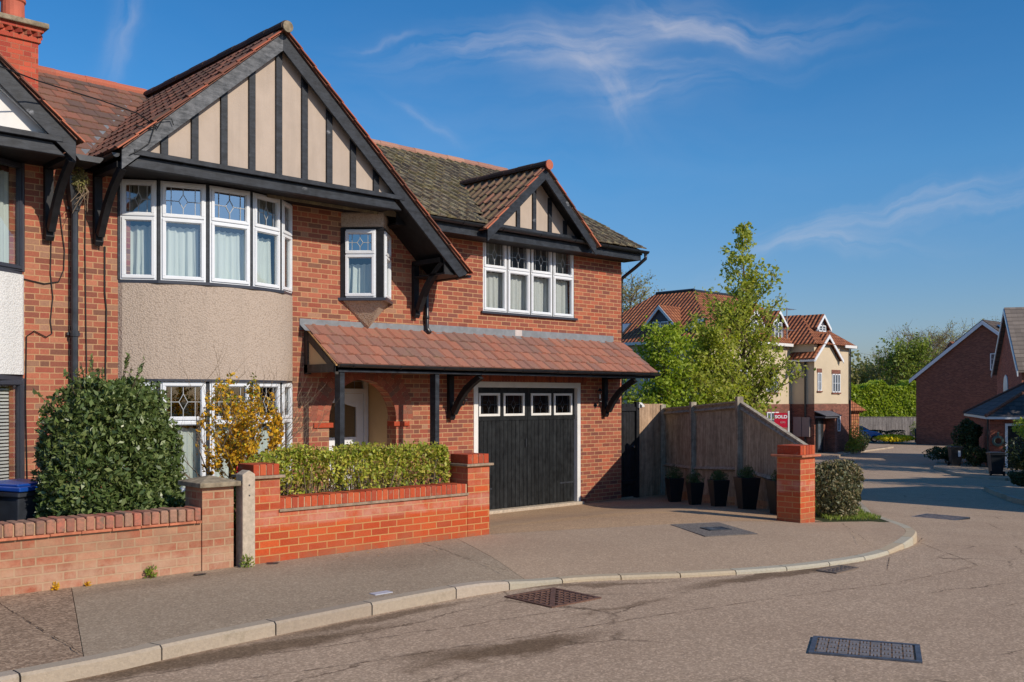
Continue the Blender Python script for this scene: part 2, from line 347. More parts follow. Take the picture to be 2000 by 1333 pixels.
def tarmac(name, c1, c2, crack=0., stains=(), speck=1.0, mottled=.5, fs=70):
    t = NT(name)
    sp = t.N.new('ShaderNodeSeparateXYZ'); t.L.new(t.pos, sp.inputs[0]); x, y, z = sp.outputs
    v = t.voronoi(fs, out='Color'); sc = t.N.new('ShaderNodeSeparateColor'); t.L.new(v, sc.inputs[0])
    g = t.ramp(sc.outputs[0], [(0, tuple(k * .62 for k in c1)), (.35, c1), (.75, c2), (.97, tuple(min(1, k * 1.5) for k in c2))])
    base = t.mix(.5, c1, c2)
    col = t.mix(speck * .75, base, g)
    col = t.mix(t.M('MULTIPLY', t.rng(t.noise(.7, 6, .7), .4, .68), mottled), col, t.mix(1.0, col, (.76, .72, .70), 'MULTIPLY'))
    col = t.mix(t.M('MULTIPLY', t.rng(t.noise(5, 5, .7), .4, .7), mottled * .7), col, t.mix(1.0, col, (.80, .80, .80), 'MULTIPLY'))
    for (sx, sy, ang, ra, rb, amt, scol) in stains:
        c_, s_ = math.cos(ang), math.sin(ang)
        wx = t.M('MULTIPLY', t.M('SUBTRACT', t.noise(2.5, 5, .7), .5), .9)
        dx = t.M('ADD', t.M('SUBTRACT', x, sx), wx); dy = t.M('ADD', t.M('SUBTRACT', y, sy), t.M('MULTIPLY', wx, .4))
        u = t.M('DIVIDE', t.M('ADD', t.M('MULTIPLY', dx, c_), t.M('MULTIPLY', dy, s_)), ra)
        w = t.M('DIVIDE', t.M('SUBTRACT', t.M('MULTIPLY', dy, c_), t.M('MULTIPLY', dx, s_)), rb)
        r = t.M('SQRT', t.M('ADD', t.M('MULTIPLY', u, u), t.M('MULTIPLY', w, w)))
        f = t.M('MULTIPLY', t.rng(r, 1.15, .55), amt)
        col = t.mix(f, col, t.mix(1.0, col, scol, 'MULTIPLY'))
    if crack:
        vv = t.N.new('ShaderNodeVectorMath'); vv.operation = 'ADD'
        nn = t.N.new('ShaderNodeTexNoise'); nn.inputs['Scale'].default_value = 2.5; nn.inputs['Detail'].default_value = 8; nn.inputs['Roughness'].default_value = .75; t.L.new(t.pos, nn.inputs['Vector'])
        vm = t.N.new('ShaderNodeVectorMath'); vm.operation = 'SCALE'; vm.inputs['Scale'].default_value = .32; t.L.new(nn.outputs['Color'], vm.inputs[0])
        t.L.new(t.pos, vv.inputs[0]); t.L.new(vm.outputs[0], vv.inputs[1])
        e = t.voronoi(crack, 'DISTANCE_TO_EDGE', t.mapping((1.0, 2.2, 1), (0, 0, .1), vv.outputs[0]))
        cm = t.M('MULTIPLY', t.rng(e, .012, .002), t.rng(t.noise(.9, 3), .47, .62))
        col = t.mix(cm, col, t.mix(1.0, col, (.42, .40, .38), 'MULTIPLY'))
    t.bump(t.M('ADD', t.noise(160, 2, .6), t.M('MULTIPLY', sc.outputs[1], .6)), .55, .006)
    return t.done(col, .9, .22)
RC1, RC2 = hexs(156, 133, 110), hexs(193, 168, 143)
DK = (.42, .38, .33)
MT['road'] = tarmac('pinkish road tarmac', RC1, RC2, .42, [(4.72, 5.0, -.12, .85, .20, 1.0, DK), (4.3, 5.25, -.1, .5, .10, .6, DK), (3.2, 6.22, -.05, 1.5, .17, .95, DK), (4.6, 6.42, .02, 1.1, .10, .8, DK), (6.9, 6.22, -.55, .9, .10, .75, DK), (8.6, 5.3, -.18, 1.3, .14, .95, DK), (6.35, 5.37, -.1, .6, .06, .6, DK), (13.2, 4.2, .3, .8, .12, .4, DK), (16.8, 8.6, .5, 2.0, .3, .5, DK)], .6, .4)
MT['pave'] = tarmac('grey pavement tarmac', hexs(144, 125, 103), hexs(178, 160, 137), 0, [(3.4, 8.5, .05, 1.6, .15, .5, (.7, .68, .66)), (6.0, 8.1, 0, .8, .5, .35, (.7, .68, .66))], .5, .4)
MT['pave_pink'] = tarmac('pinkish pavement tarmac', hexs(160, 136, 112), hexs(187, 163, 138), 0, [], .45, .3)
MT['slab'] = tarmac('old speckled paving', hexs(122, 100, 80), hexs(186, 160, 134), .9, [], .6, .7, 60)
MT['drive'] = tarmac('brown driveway', hexs(166, 136, 106), hexs(194, 162, 128), 0, [(10.3, 9.2, -.2, 2.4, .25, .5, (1.15, 1.1, .95))], .55, .5)
MT['patch'] = tarmac('dark patch', hexc(104, 96, 90), hexc(126, 118, 110), 0, [], .8, .3)
MT['kerb'] = island('concrete kerb', [hexc(178, 160, 136), hexc(168, 150, 128), hexc(184, 166, 144)], .93, .12, .5, 90, moss=hexc(132, 120, 94), mscale=6, mlo=.55, mhi=.8)
MT['kerb_pale'] = island('pale kerb', [hexc(186, 176, 152), hexc(178, 166, 142), hexc(190, 170, 138)], .93, .12, .5, 90, moss=hexc(150, 130, 96), mscale=6, mlo=.6, mhi=.85)
MT['soil'] = plain('garden soil', (.05, .038, .026), .95, .1, .4, 12, .8, 30)
MT['ground'] = plain('rough grassland', (.075, .085, .035), .95, .1, .35, .5)
MT['cover_iron'] = plain('rusty iron cover', hexc(120, 84, 66), .6, .4, .25, 20, .3, metal=.3)
MT['cover_blue'] = plain('worn iron cover', hexc(96, 98, 106), .5, .5, .25, 20, .2, metal=.5)
MT['sandy'] = plain('sand filled recess', hexc(176, 134, 96), .9, .1, .3, 40)
MT['fence'] = timber_mat('grey brown fence boards', hexc(134, 122, 104), hexc(192, 178, 154), (22, 22, 1.6), .6, .15, .85)
MT['fence_new'] = timber_mat('tan fence boards', hexc(146, 116, 88), hexc(192, 158, 124), (20, 20, 1.6), .6, .15, .85)
MT['fence_far'] = timber_mat('far grey fence', hexc(104, 98, 96), hexc(146, 140, 136), (8, 8, 1), .6, .15, .85)
MT['planter'] = plain('black planter', (.012, .013, .015), .4, .4, .2)
MT['bin_black'] = plain('black bin plastic', (.014, .016, .019), .4, .45, .2)
MT['bin_grey'] = plain('dark grey bin plastic', (.035, .04, .05), .4, .45, .2)
MT['lid_blue'] = plain('blue bin lid', (.008, .06, .30), .35, .45, .1)
MT['bark'] = plain('bark', hexc(96, 80, 62), .9, .1, .25, 14, .5, 40)
MT['twig'] = plain('grey brown twigs', hexc(128, 108, 86), .9, .1, .2, 14)
MT['red'] = plain('red sign', (.50, .005, .03), .4, .4, .05)
MT['text_white'] = plain('white lettering', (.8, .8, .8), .5, .3, .02)
MT['text_pale'] = plain('pale pink lettering', (.72, .35, .36), .5, .3, .02)
MT['chrome'] = plain('chrome', (.6, .6, .6), .2, .6, .05, metal=1)
MT['cream'] = plain('cream render', hexc(206, 186, 154), .9, .12, .06, .6, .1)
MT['grey_board'] = plain('grey boarding', hexc(92, 92, 100), .7, .2, .1)
MT['solar'] = plain('blue black panel', (.015, .03, .08), .2, .6, .1)
MT['hanger_bin'] = plain('pale locker', hexc(150, 136, 130), .6, .3, .05)
MT['cable'] = plain('black cable', (.012, .012, .012), .6, .3, .1)
MT['lamp_glass'] = glass_mat('lantern glass', .3, (.8, .8, .8))
MT['carpaint'] = plain('blue car paint', (.012, .13, .40), .18, .7, .05)
MT['tyre'] = plain('tyre rubber', (.014, .014, .015), .8, .2, .1)
MT['carglass'] = plain('dark car glass', (.012, .016, .02), .08, .6, .05)
MT['farpane'] = plain('far window pane', (.10, .12, .14), .08, .7, .3, 1.0)
MT['lilac'] = plain('dead leaf', hexc(196, 150, 60), .8, .2, .2)

def leaf_mat(name, cols, rough=.45, spec=.4, trans=.25):
    t = NT(name); n = len(cols)
    col = t.ramp(t.rnd, [(i / (n - 1), c) for i, c in enumerate(cols)])
    t.lk(col, t.p.inputs['Base Color']); t.p.inputs['Roughness'].default_value = rough; t.p.inputs['Specular IOR Level'].default_value = spec
    if trans:
        tl = t.N.new('ShaderNodeBsdfTranslucent'); t.L.new(t.mix(1.0, col, (1.5, 1.5, .7), 'MULTIPLY'), tl.inputs[0])
        mx = t.N.new('ShaderNodeMixShader'); mx.inputs[0].default_value = trans
        t.L.new(t.p.outputs[0], mx.inputs[1]); t.L.new(tl.outputs[0], mx.inputs[2]); t.L.new(mx.outputs[0], t.out.inputs[0])
    return t.m
MT['laurel'] = leaf_mat('laurel leaf', [(.05, .08, .024), (.11, .16, .04), (.07, .11, .03), (.22, .26, .09), (.13, .18, .05)], .36, .5, .18)
MT['privet'] = leaf_mat('privet leaf', [(.32, .37, .035), (.18, .25, .03), (.46, .48, .06), (.54, .44, .08), (.24, .31, .035), (.30, .19, .08), (.42, .46, .05)], .5, .3, .25)
MT['fors_y'] = leaf_mat('yellow blossom', [(.66, .34, .015), (.72, .44, .025), (.54, .26, .02), (.66, .52, .05)], .6, .2, .25)
MT['fors_g'] = leaf_mat('young green leaf', [(.20, .26, .03), (.14, .2, .03), (.26, .3, .04)], .5, .3, .25)
MT['pear'] = leaf_mat('spring tree leaf', [(.33, .38, .05), (.46, .50, .08), (.24, .29, .045), (.52, .49, .14), (.38, .42, .07)], .55, .25, .45)
MT['lime'] = leaf_mat('lime green leaf', [(.30, .40, .04), (.38, .47, .05), (.22, .31, .03), (.40, .44, .07)], .5, .3, .4)
MT['photinia'] = leaf_mat('bronze tipped leaf', [(.10, .12, .06), (.15, .15, .07), (.22, .16, .08), (.09, .11, .06), (.28, .22, .10)], .5, .3, .1)
MT['darkleaf'] = leaf_mat('dark evergreen leaf', [(.035, .055, .02), (.06, .08, .025), (.045, .06, .02), (.09, .10, .03)], .5, .3, .1)
MT['olive'] = leaf_mat('olive woodland leaf', [(.34, .33, .14), (.42, .38, .17), (.26, .28, .11), (.44, .36, .20), (.32, .34, .13)], .8, .1, .5)
MT['flower_y'] = leaf_mat('yellow flower', [(.66, .50, .01), (.75, .6, .02), (.4, .42, .03)], .6, .2, .2)
MT['flower_r'] = leaf_mat('red flower', [(.5, .01, .02), (.6, .03, .04)], .5, .3, .1)
MT['grass'] = leaf_mat('grass blade', [(.13, .20, .025), (.17, .25, .03), (.26, .26, .06), (.12, .17, .025)], .6, .2, .2)
MT['lav'] = leaf_mat('lavender leaf', [(.07, .12, .05), (.10, .16, .05), (.05, .08, .04)], .6, .2, .1)

# foliage mesh from arrays of leaf centres
def leaves(name, mat, parent, P, size, asp=.5, up=.3, seed=1, out=None, fold=.25, **kw):
    rs = np.random.RandomState(seed); n = len(P); P = np.asarray(P, float)
    d = rs.normal(size=(n, 3)); d[:, 2] += up
    if out is not None: d += np.asarray(out) * .8
    d /= np.linalg.norm(d, axis=1)[:, None]
    q = rs.normal(size=(n, 3)); s = np.cross(d, q); s /= np.linalg.norm(s, axis=1)[:, None]; nn = np.cross(s, d)
    sz = size * (.6 + .8 * rs.rand(n))[:, None]
    a = P - d * sz * .5; t = P + d * sz * .5; m = P + nn * sz * fold * asp
    l = P + s * sz * asp * .5 - d * sz * .05; r = P - s * sz * asp * .5 - d * sz * .05
    V = np.stack([a, l + nn * sz * .1, t, r + nn * sz * .1], 1).reshape(-1, 3)
    off = rootloc(parent); V -= np.array(off)
    me = bpy.data.meshes.new(name); me.vertices.add(4 * n); me.vertices.foreach_set('co', V.ravel())
    idx = np.arange(4 * n).reshape(n, 4)
    tri = idx
    me.loops.add(4 * n); me.loops.foreach_set('vertex_index', tri.ravel().astype(np.int32))
    me.polygons.add(n); me.polygons.foreach_set('loop_start', np.arange(0, 4 * n, 4, dtype=np.int32)); me.polygons.foreach_set('loop_total', np.full(n, 4, np.int32))
    me.update(calc_edges=True); me.materials.append(mat)
    o = bpy.data.objects.new(name, me); C.objects.link(o); o.parent = parent
    if kw: tag(o, **kw)
    return o
def blobpts(c, r, n, seed, shell=.35, lump=.18, zmin=None, nl=9):
    rs = np.random.RandomState(seed); c = np.array(c); r = np.array(r)
    d = rs.normal(size=(n, 3)); d /= np.linalg.norm(d, axis=1)[:, None]
    ld = rs.normal(size=(nl, 3)); ld /= np.linalg.norm(ld, axis=1)[:, None]
    k = np.ones(n)
    for q in ld: k += lump * (np.clip(d @ q, 0, 1) ** 5 - .12)
    rad = k * (1 - shell * rs.rand(n) ** 1.6)
    P = c + d * rad[:, None] * r
    if zmin is not None:
        ok = P[:, 2] > zmin; P = P[ok]; d = d[ok]
    return P, d

def G(x, y=0):
    p = [(-900, 0), (11, 0), (44, -1.75), (60, -2.05), (90, -2.4), (3000, -2.4)]
    for (a, b), (c, d) in zip(p, p[1:]):
        if x <= c: return b + (d - b) * (x - a) / (c - a)
    return -2.4
def sm(t): t = max(0., min(1., t)); return t * t * (3 - 2 * t)
def GD(x, y): g = G(x); return g + (-.40 - g) * sm((y - 8.7) / 4.0)
def ground_poly(name, pts, off, mat, zf=G, cuts=(11, 44, 60, 90), **kw):
    bm = bmesh.new(); f = bm.faces.new([bm.verts.new((x, y, 0)) for x, y in pts])
    if f.normal.z < 0: f.normal_flip()
    bmesh.ops.triangulate(bm, faces=bm.faces[:])
    for c in cuts:
        bmesh.ops.bisect_plane(bm, geom=bm.verts[:] + bm.edges[:] + bm.faces[:], plane_co=(c, 0, 0), plane_no=(1, 0, 0))
    for v in bm.verts: v.co.z = zf(v.co.x, v.co.y) + off
    bmesh.ops.recalc_face_normals(bm, faces=bm.faces)
    for f in bm.faces:
        if f.normal.z < 0: f.normal_flip()
    me = bpy.data.meshes.new(name); bm.to_mesh(me); bm.free(); me.materials.append(mat)
    o = bpy.data.objects.new(name, me); C.objects.link(o); return tag(o, **kw)

# ================================================================ GROUND
KO = [(-9, 6.2), (-4, 6.25), (1.8, 6.3), (3.1, 6.42), (4.8, 6.55), (5.9, 6.56), (6.8, 6.42), (7.45, 6.06), (7.9, 5.78), (8.63, 5.43), (9.3, 5.22), (10.16, 5.1), (11.1, 5.2), (12.2, 5.52), (13.1, 6.0), (13.9, 6.6), (14.8, 7.3), (16.5, 8.35), (27, 14.3), (41.9, 22.3), (44.5, 23.6), (55.9, 30.1), (62.3, 32.8), (75.5, 36.0)]
def dens(pts, n):
    out = []
    P = [Vector((a, b, 0)) for a, b in pts]
    for i in range(len(P) - 1):
        p0 = P[max(i - 1, 0)]; p1 = P[i]; p2 = P[i + 1]; p3 = P[min(i + 2, len(P) - 1)]
        for k in range(n):
            t = k / n
            q = .5 * ((2 * p1) + (-p0 + p2) * t + (2 * p0 - 5 * p1 + 4 * p2 - p3) * t * t + (-p0 + 3 * p1 - 3 * p2 + p3) * t ** 3)
            out.append((q.x, q.y))
    out.append(pts[-1]); return out
KD = dens(KO, 8)
def arclen(pts):
    L = [0]
    for a, b in zip(pts, pts[1:]): L.append(L[-1] + math.hypot(b[0] - a[0], b[1] - a[1]))
    return L
KL = arclen(KD)
def kat(s):
    for i in range(len(KL) - 1):
        if s <= KL[i + 1]:
            t = (s - KL[i]) / (KL[i + 1] - KL[i]); a, b = KD[i], KD[i + 1]
            return Vector((a[0] + (b[0] - a[0]) * t, a[1] + (b[1] - a[1]) * t, 0)), Vector((b[0] - a[0], b[1] - a[1], 0)).normalized()
    a, b = KD[-2], KD[-1]; return Vector((b[0], b[1], 0)), Vector((b[0] - a[0], b[1] - a[1], 0)).normalized()
def ktop(x):
    return -.06 * sm((x - 5.7) / 1.0) + .075 * sm((x - 10.6) / 1.8)
def strip_kerb(name, s0, s1, seg, mat, wid=.13):
    m = MB(); s = s0
    while s < s1:
        e = min(s + seg, s1); k = 4 if seg > .5 else 2; vs = []
        for j in range(k + 1):
            p, d = kat(s + .006 + (e - s - .012) * j / k); nrm = Vector((-d.y, d.x, 0)); q = p + nrm * wid
            z = G(p.x) + ktop(p.x)
            vs += [(p.x, p.y, z - .35), (p.x, p.y, z - .018), (p.x + nrm.x * .018, p.y + nrm.y * .018, z), (q.x, q.y, z), (q.x, q.y, z - .35)]
        fs = []
        for j in range(k):
            for c in range(4): fs.append((j * 5 + c, (j + 1) * 5 + c, (j + 1) * 5 + c + 1, j * 5 + c + 1))
        fs += [tuple(range(5)), tuple(k * 5 + c for c in (4, 3, 2, 1, 0))]
        m.add(vs, fs); s = e
    return m.build(name, mat, None, kind='structure')
def s_at_x(x):
    for i in range(len(KD) - 1):
        if KD[i + 1][0] >= x: return KL[i] + (KL[i + 1] - KL[i]) * (x - KD[i][0]) / (KD[i + 1][0] - KD[i][0])
    return KL[-1]
sA, sB = s_at_x(6.15), s_at_x(16.5)
strip_kerb('kerb', 0, sA, .91, MT['kerb']); strip_kerb('kerb', sA, sB, .60, MT['kerb_pale']); strip_kerb('kerb', sB, KL[-1], .91, MT['kerb'])
def backpt(x):
    q = [(-9, 8.8), (7.94, 8.8), (8.5, 8.62), (11.9, 7.3), (12.3, 6.98), (12.9, 6.85), (13.4, 6.72)]
    kx = [(-9, 0), (6.9, 1), (7.5, 2), (10.9, 3), (12.0, 4), (12.9, 5), (13.75, 6)]
    for (a, i), (b, j) in zip(kx, kx[1:]):
        if x <= b:
            t = max(0, (x - a) / (b - a)); p, r = q[i], q[j]; return (p[0] + (r[0] - p[0]) * t, p[1] + (r[1] - p[1]) * t)
    return q[-1]
def pave(name, xa, xb, mat, gap=.0025):
    m = MB(); s0, s1 = s_at_x(xa) + gap, s_at_x(xb) - gap; n = max(6, int((s1 - s0) / .25)); K = 6; vs = []
    for i in range(n + 1):
        p, d = kat(s0 + (s1 - s0) * i / n); q = p + Vector((-d.y, d.x, 0)) * .132; bx, by = backpt(p.x)
        for k in range(K + 1):
            t = k / K; x = q.x + (bx - q.x) * t; y = q.y + (by - q.y) * t
            z = G(x) + ktop(p.x) * (1 - sm(t * 2.2)) + .012 * sm(t) - (.004 if k == 0 else 0)
            vs.append((x, y, z))
    fs = [(i * (K + 1) + k, (i + 1) * (K + 1) + k, (i + 1) * (K + 1) + k + 1, i * (K + 1) + k + 1) for i in range(n) for k in range(K)]
    m.add(vs, fs); return m.build(name, mat, None, smooth=True, kind='structure')
pave('pavement', -8.9, 2.35, MT['slab']); pave('pavement', 2.35, 6.42, MT['pave']); pave('pavement', 6.42, 13.7, MT['pave_pink'])
ground_poly('road', [(-14, -40), (140, -40), (140, 70), (60, 60), (60, 33.2), (55.9, 30.3), (44.5, 23.8), (41.9, 22.5), (27, 14.5), (16.5, 8.55), (14.8, 7.5), (13.9, 6.8), (13.1, 6.2), (12.2, 5.7), (11.1, 5.35), (10.16, 5.25), (9.3, 5.37), (8.63, 5.58), (7.9, 5.93), (7.45, 6.2), (6.8, 6.55), (5.9, 6.7), (-14, 6.55)], -.10, MT['road'], kind='structure')
m = MB(); m.add([(-900, -900, -2.9), (1200, -900, -2.9), (1200, 900, -2.9), (-900, 900, -2.9)], [(0, 1, 2, 3)])
m.build('ground', MT['ground'], None, kind='structure')
def loft_sheet(name, F0, F1, B0, B1, mat, zf, n=14, off=0.0):
    m = MB(); vs = []
    for i in range(n + 1):
        for k in range(n + 1):
            t, s = i / n, k / n
            x = (F0[0] * (1 - t) + F1[0] * t) * (1 - s) + (B0[0] * (1 - t) + B1[0] * t) * s
            y = (F0[1] * (1 - t) + F1[1] * t) * (1 - s) + (B0[1] * (1 - t) + B1[1] * t) * s
            vs.append((x, y, zf(x, y) + off))
    fs = [(i * (n + 1) + k, (i + 1) * (n + 1) + k, (i + 1) * (n + 1) + k + 1, i * (n + 1) + k + 1) for i in range(n) for k in range(n)]
    m.add(vs, fs); return m.build(name, mat, None, smooth=True, kind='structure')
loft_sheet('driveway', (7.92, 8.82), (12.55, 7.0), (7.92, 13.4), (17.6, 13.4), MT['drive'], GD, 16, .013)
loft_sheet('garden_soil', (-9, 8.95), (7.9, 8.95), (-9, 13.2), (7.9, 13.2), MT['soil'], GD, 12, -.03)
def kside(x0, x1, off):
    out = []
    for i in range(1, len(KD) - 1):
        if x0 <= KD[i][0] <= x1: d = Vector((KD[i + 1][0] - KD[i - 1][0], KD[i + 1][1] - KD[i - 1][1])).normalized(); out.append((KD[i][0] - d.y * off, KD[i][1] + d.x * off))
    return out
ground_poly('grass_verge', [(12.42, 7.2), (12.42, 6.93), (12.9, 6.80), (13.4, 6.66), (13.62, 6.60)] + kside(13.75, 42.5, .07) + [(40, 30), (47, 45), (20, 30), (17.7, 13.6)], .004, MT['ground'], kind='structure')
ground_poly('pavement', [(41.9, 22.6), (44.5, 23.85), (55.9, 30.3), (62.3, 33.0), (75.4, 36.2), (80, 38.5), (76, 40), (62, 35), (44, 28), (40.5, 25)], .03, MT['pave_pink'], kind='structure')
def cracks(name, lines, zoff, wid=.006):
    rs = random.Random(17); m = MB()
    for ln in lines:
        P = []
        for (p, q) in zip(ln, ln[1:]):
            L = math.hypot(q[0] - p[0], q[1] - p[1]); k = max(2, int(L / .035)); n = ((p[1] - q[1]) / L, (q[0] - p[0]) / L); o = 0
            for i in range(k):
                t = i / k; o = o * .8 + rs.uniform(-.007, .007); P.append((p[0] + (q[0] - p[0]) * t + n[0] * o, p[1] + (q[1] - p[1]) * t + n[1] * o, n))
        P.append((ln[-1][0], ln[-1][1], n))
        ws = [max(.0012, wid * (.35 + .9 * rs.random()) * (.4 + .6 * math.sin(3 + i * .31) ** 2)) for i in range(len(P))]
        for i in range(len(P) - 1):
            if rs.random() < .08: continue
            a_, b_ = P[i], P[i + 1]; z0, z1 = G(a_[0]) + zoff, G(b_[0]) + zoff
            m.add([(a_[0] - a_[2][0] * ws[i], a_[1] - a_[2][1] * ws[i], z0), (b_[0] - b_[2][0] * ws[i + 1], b_[1] - b_[2][1] * ws[i + 1], z1), (b_[0] + b_[2][0] * ws[i + 1], b_[1] + b_[2][1] * ws[i + 1], z1), (a_[0] + a_[2][0] * ws[i], a_[1] + a_[2][1] * ws[i], z0)], [(0, 1, 2, 3)])
    return m.build(name, plain('dirt filled crack', hexs(98, 82, 68), .95, .1, .3, 20), None, kind='structure')
cracks('road_crack', [[(1.2, 6.0), (2.47, 6.11), (2.8, 6.07), (3.19, 6.1), (3.66, 5.97), (4.06, 5.9), (4.52, 5.86), (4.79, 5.77), (5.11, 5.73)], [(2.2, 5.7), (2.94, 5.61), (3.16, 5.57), (3.74, 5.42), (4.36, 5.31), (5.15, 5.17), (5.56, 5.1), (5.99, 5.02), (6.36, 4.95), (6.81, 4.84), (7.14, 4.78)],
    [(5.11, 5.73), (5.89, 5.6), (6.16, 5.54)], [(12.9, 5.75), (12.18, 5.49), (11.28, 4.75), (10.6, 4.15), (9.66, 4.22), (9.13, 4.28), (8.79, 4.35), (7.9, 4.6), (7.14, 4.78)], [(10.92, 4.43), (11.56, 4.03), (13.4, 3.2)], [(10.45, 5.02), (9.68, 4.68)], [(8.6, 3.2), (9.6, 3.0)]], -.0965, .0045)
cracks('pavement_crack', [[(12.59, 6.74), (11.79, 6.2)], [(11.6, 6.08), (11.32, 5.88), (10.64, 5.37)]], .0155, .004)
cracks('pavement_seam', [[(2.35, 6.45), (2.45, 8.75)], [(6.35, 6.72), (6.9, 8.75)]], .014, .005)
# right hand side of the far road
def rkerb(pts, name='kerb'):
    m = MB()
    for a, b in zip(pts, pts[1:]):
        d = Vector((b[0] - a[0], b[1] - a[1], 0)); L = d.length; d.normalize(); n = Vector((-d.y, d.x, 0)) * .13
        k = max(1, int(L / .9))
        for i in range(k):
            p = Vector((a[0], a[1], 0)) + d * (L * i / k); q = p + d * (L / k - .01); z0, z1 = G(p.x) + .02, G(q.x) + .02
            m.add([(p.x, p.y, z0 - .3), (q.x, q.y, z1 - .3), (q.x + n.x, q.y + n.y, z1 - .3), (p.x + n.x, p.y + n.y, z0 - .3), (p.x, p.y, z0), (q.x, q.y, z1), (q.x + n.x, q.y + n.y, z1), (p.x + n.x, p.y + n.y, z0)],
                  [(0, 3, 2, 1), (4, 5, 6, 7), (0, 1, 5, 4), (1, 2, 6, 5), (2, 3, 7, 6), (3, 0, 4, 7)])
    return m.build(name, MT['kerb'], None, kind='structure')
rp1 = [(43.3, 14.0), (43.0, 15.6), (45, 18.3), (50, 21.6), (54.1, 23.3), (56.5, 24.2), (58.5, 24.3)]
ground_poly('pavement', rp1 + [(70, 22), (72, 8), (44, 9)], .01, MT['pave_pink'], kind='structure'); rkerb(rp1)
rp2 = [(20, 5.2), (22, 7.1), (24.6, 8.7), (28.4, 10.6), (31.2, 11.9), (32.4, 11.6), (33.0, 10.4)]
ground_poly('pavement', rp2 + [(34, 4), (20, 4)], .01, MT['pave_pink'], kind='structure'); rkerb(rp2)
ground_poly('garden_soil', [(20.5, 4.0), (47, 4.0), (47, -12), (20.5, -12)], .02, MT['ground'], kind='structure')

# ================================================================ windows
def barf(A, B):
    A = Vector((A[0], A[1], 0)); B = Vector((B[0], B[1], 0)); s = (B - A).normalized(); n = Vector((s.y, -s.x, 0)); L = (B - A).length
    def bar(m, s0, s1, z0, z1, n0, n1):
        o = A + s * s0 + n * n0; o.z = z0
        m.frame(o, s * (s1 - s0), n * (n1 - n0), (0, 0, z1 - z0)); return m
    def pt(a, z, d): p = A + s * a + n * d; p.z = z; return p
    return bar, pt, L
def ring(bar, m, s0, s1, z0, z1, t, n0, n1):
    bar(m, s0, s1, z0, z0 + t, n0, n1); bar(m, s0, s1, z1 - t, z1, n0, n1); bar(m, s0, s0 + t, z0 + t, z1 - t, n0, n1); bar(m, s1 - t, s1, z0 + t, z1 - t, n0, n1)
def curtain(parent, pt, s0, s1, z0, z1, d, mat, seed, name='curtain'):
    rs = random.Random(seed); m = MB(); n = max(18, int((s1 - s0) * 70)); vs = []; ph = rs.random() * 6
    f1 = rs.uniform(55, 75); f2 = rs.uniform(20, 30)
    for i in range(n + 1):
        a = s0 + (s1 - s0) * i / n
        o = .016 * math.sin(a * f1 + ph) + .018 * math.sin(a * f2 + ph * 2) + .01 * math.sin(a * 131 + ph)
        zt = z1 + .008 * math.sin(a * f1 + 1)
        for z in (z0, (z0 + z1) / 2, zt): 
            kk = 1.25 if z == z0 else (.6 if z == zt else 1); p = pt(a + .01 * math.sin(ph + i) * (z == z0), z, d + o * kk); vs.append(p)
    fs = [(i * 3 + k, (i + 1) * 3 + k, (i + 1) * 3 + k + 1, i * 3 + k + 1) for i in range(n) for k in range(2)]
    m.add(vs, fs); return m.build(name, mat, parent, smooth=True)
def leading(parent, bar, pt, s0, s1, z0, z1, d, dense=False):
    m = MB(); w = .0045; zc = (z0 + z1) / 2; sc = (s0 + s1) / 2; W_ = s1 - s0; H_ = z1 - z0
    dx = .13 * W_; dz = .26 * H_
    for f in (.15, .85): bar(m, s0 + W_ * f - w, s0 + W_ * f + w, z0, z1, d, d + .004)
    bar(m, s0, sc - dx, zc - w, zc + w, d, d + .005); bar(m, sc + dx, s1, zc - w, zc + w, d, d + .005)
    bar(m, sc - w, sc + w, z0, zc - dz, d, d + .005); bar(m, sc - w, sc + w, zc + dz, z1, d, d + .005)
    for (a, b), (c, e) in (((-dx, 0), (0, dz)), ((0, dz), (dx, 0)), ((dx, 0), (0, -dz)), ((0, -dz), (-dx, 0))):
        p = pt(sc + a, zc + b, d); q = pt(sc + c, zc + e, d); m.tube([p, q], w * 1.15, 4)
    return m.build('leading', MT['came'], parent)
def light(parent, A, B, z0, z1, zt, seed=0, fmat='white', gu='glass', gl='glass', cmat='curtain', lead=True, cur=True, blinds=False, ucur=False, name='window', ctop=.10):
    bar, pt, L = barf(A, B); m = MB()
    ring(bar, m, 0, L, z0, z1, .030, -.04, .030)
    (z1 - zt < .2) or bar(m, .030, L - .030, zt - .022, zt + .022, -.04, .028)
    notop = z1 - zt < .2
    for a, b in ((z0 + .022, (z1 - .022) if notop else zt - .010), (zt + .010, z1 - .022))[:1 if notop else 2]:
        ring(bar, m, .022, L - .022, a, b, .038, -.02, .048)
        ring(bar, m, .060, L - .060, a + .038, b - .038, .010, -.01, .034)
    win = m.build(name, MT[fmat], parent, bevel=.004)
    for (a, b, g) in ((z0 + .06, (z1 - .06) if notop else zt - .05, gl), (zt + .05, z1 - .06, gu))[:1 if notop else 2]:
        p = MB(); p.poly([pt(.055, a, .008), pt(L - .055, a, .008), pt(L - .055, b, .008), pt(.055, b, .008)]); p.build('pane', MT[g], win)
    if lead: leading(win, bar, pt, .07, L - .07, zt + .05, z1 - .07, .012)
    if cur: curtain(win, pt, .03 if seed < 30 or seed > 34 else .0, (L - .02 - .03 * (seed % 3)) if seed < 30 or seed > 34 else L + .05, z0 + .03, zt - ctop, -.11, MT[cmat], seed)
    if ucur: curtain(win, pt, .02, L + .03, zt - .02, z1 - .02, -.16, MT['curtain_b'], seed + 50)
    if blinds:
        b = MB(); k = 0; z = z0 + .05
        while z < z1 - .05: bar(b, .06, L - .06, z, z + .026, -.10, -.085); z += .042
        b.build('blind', MT['white_w'], win)
    return win
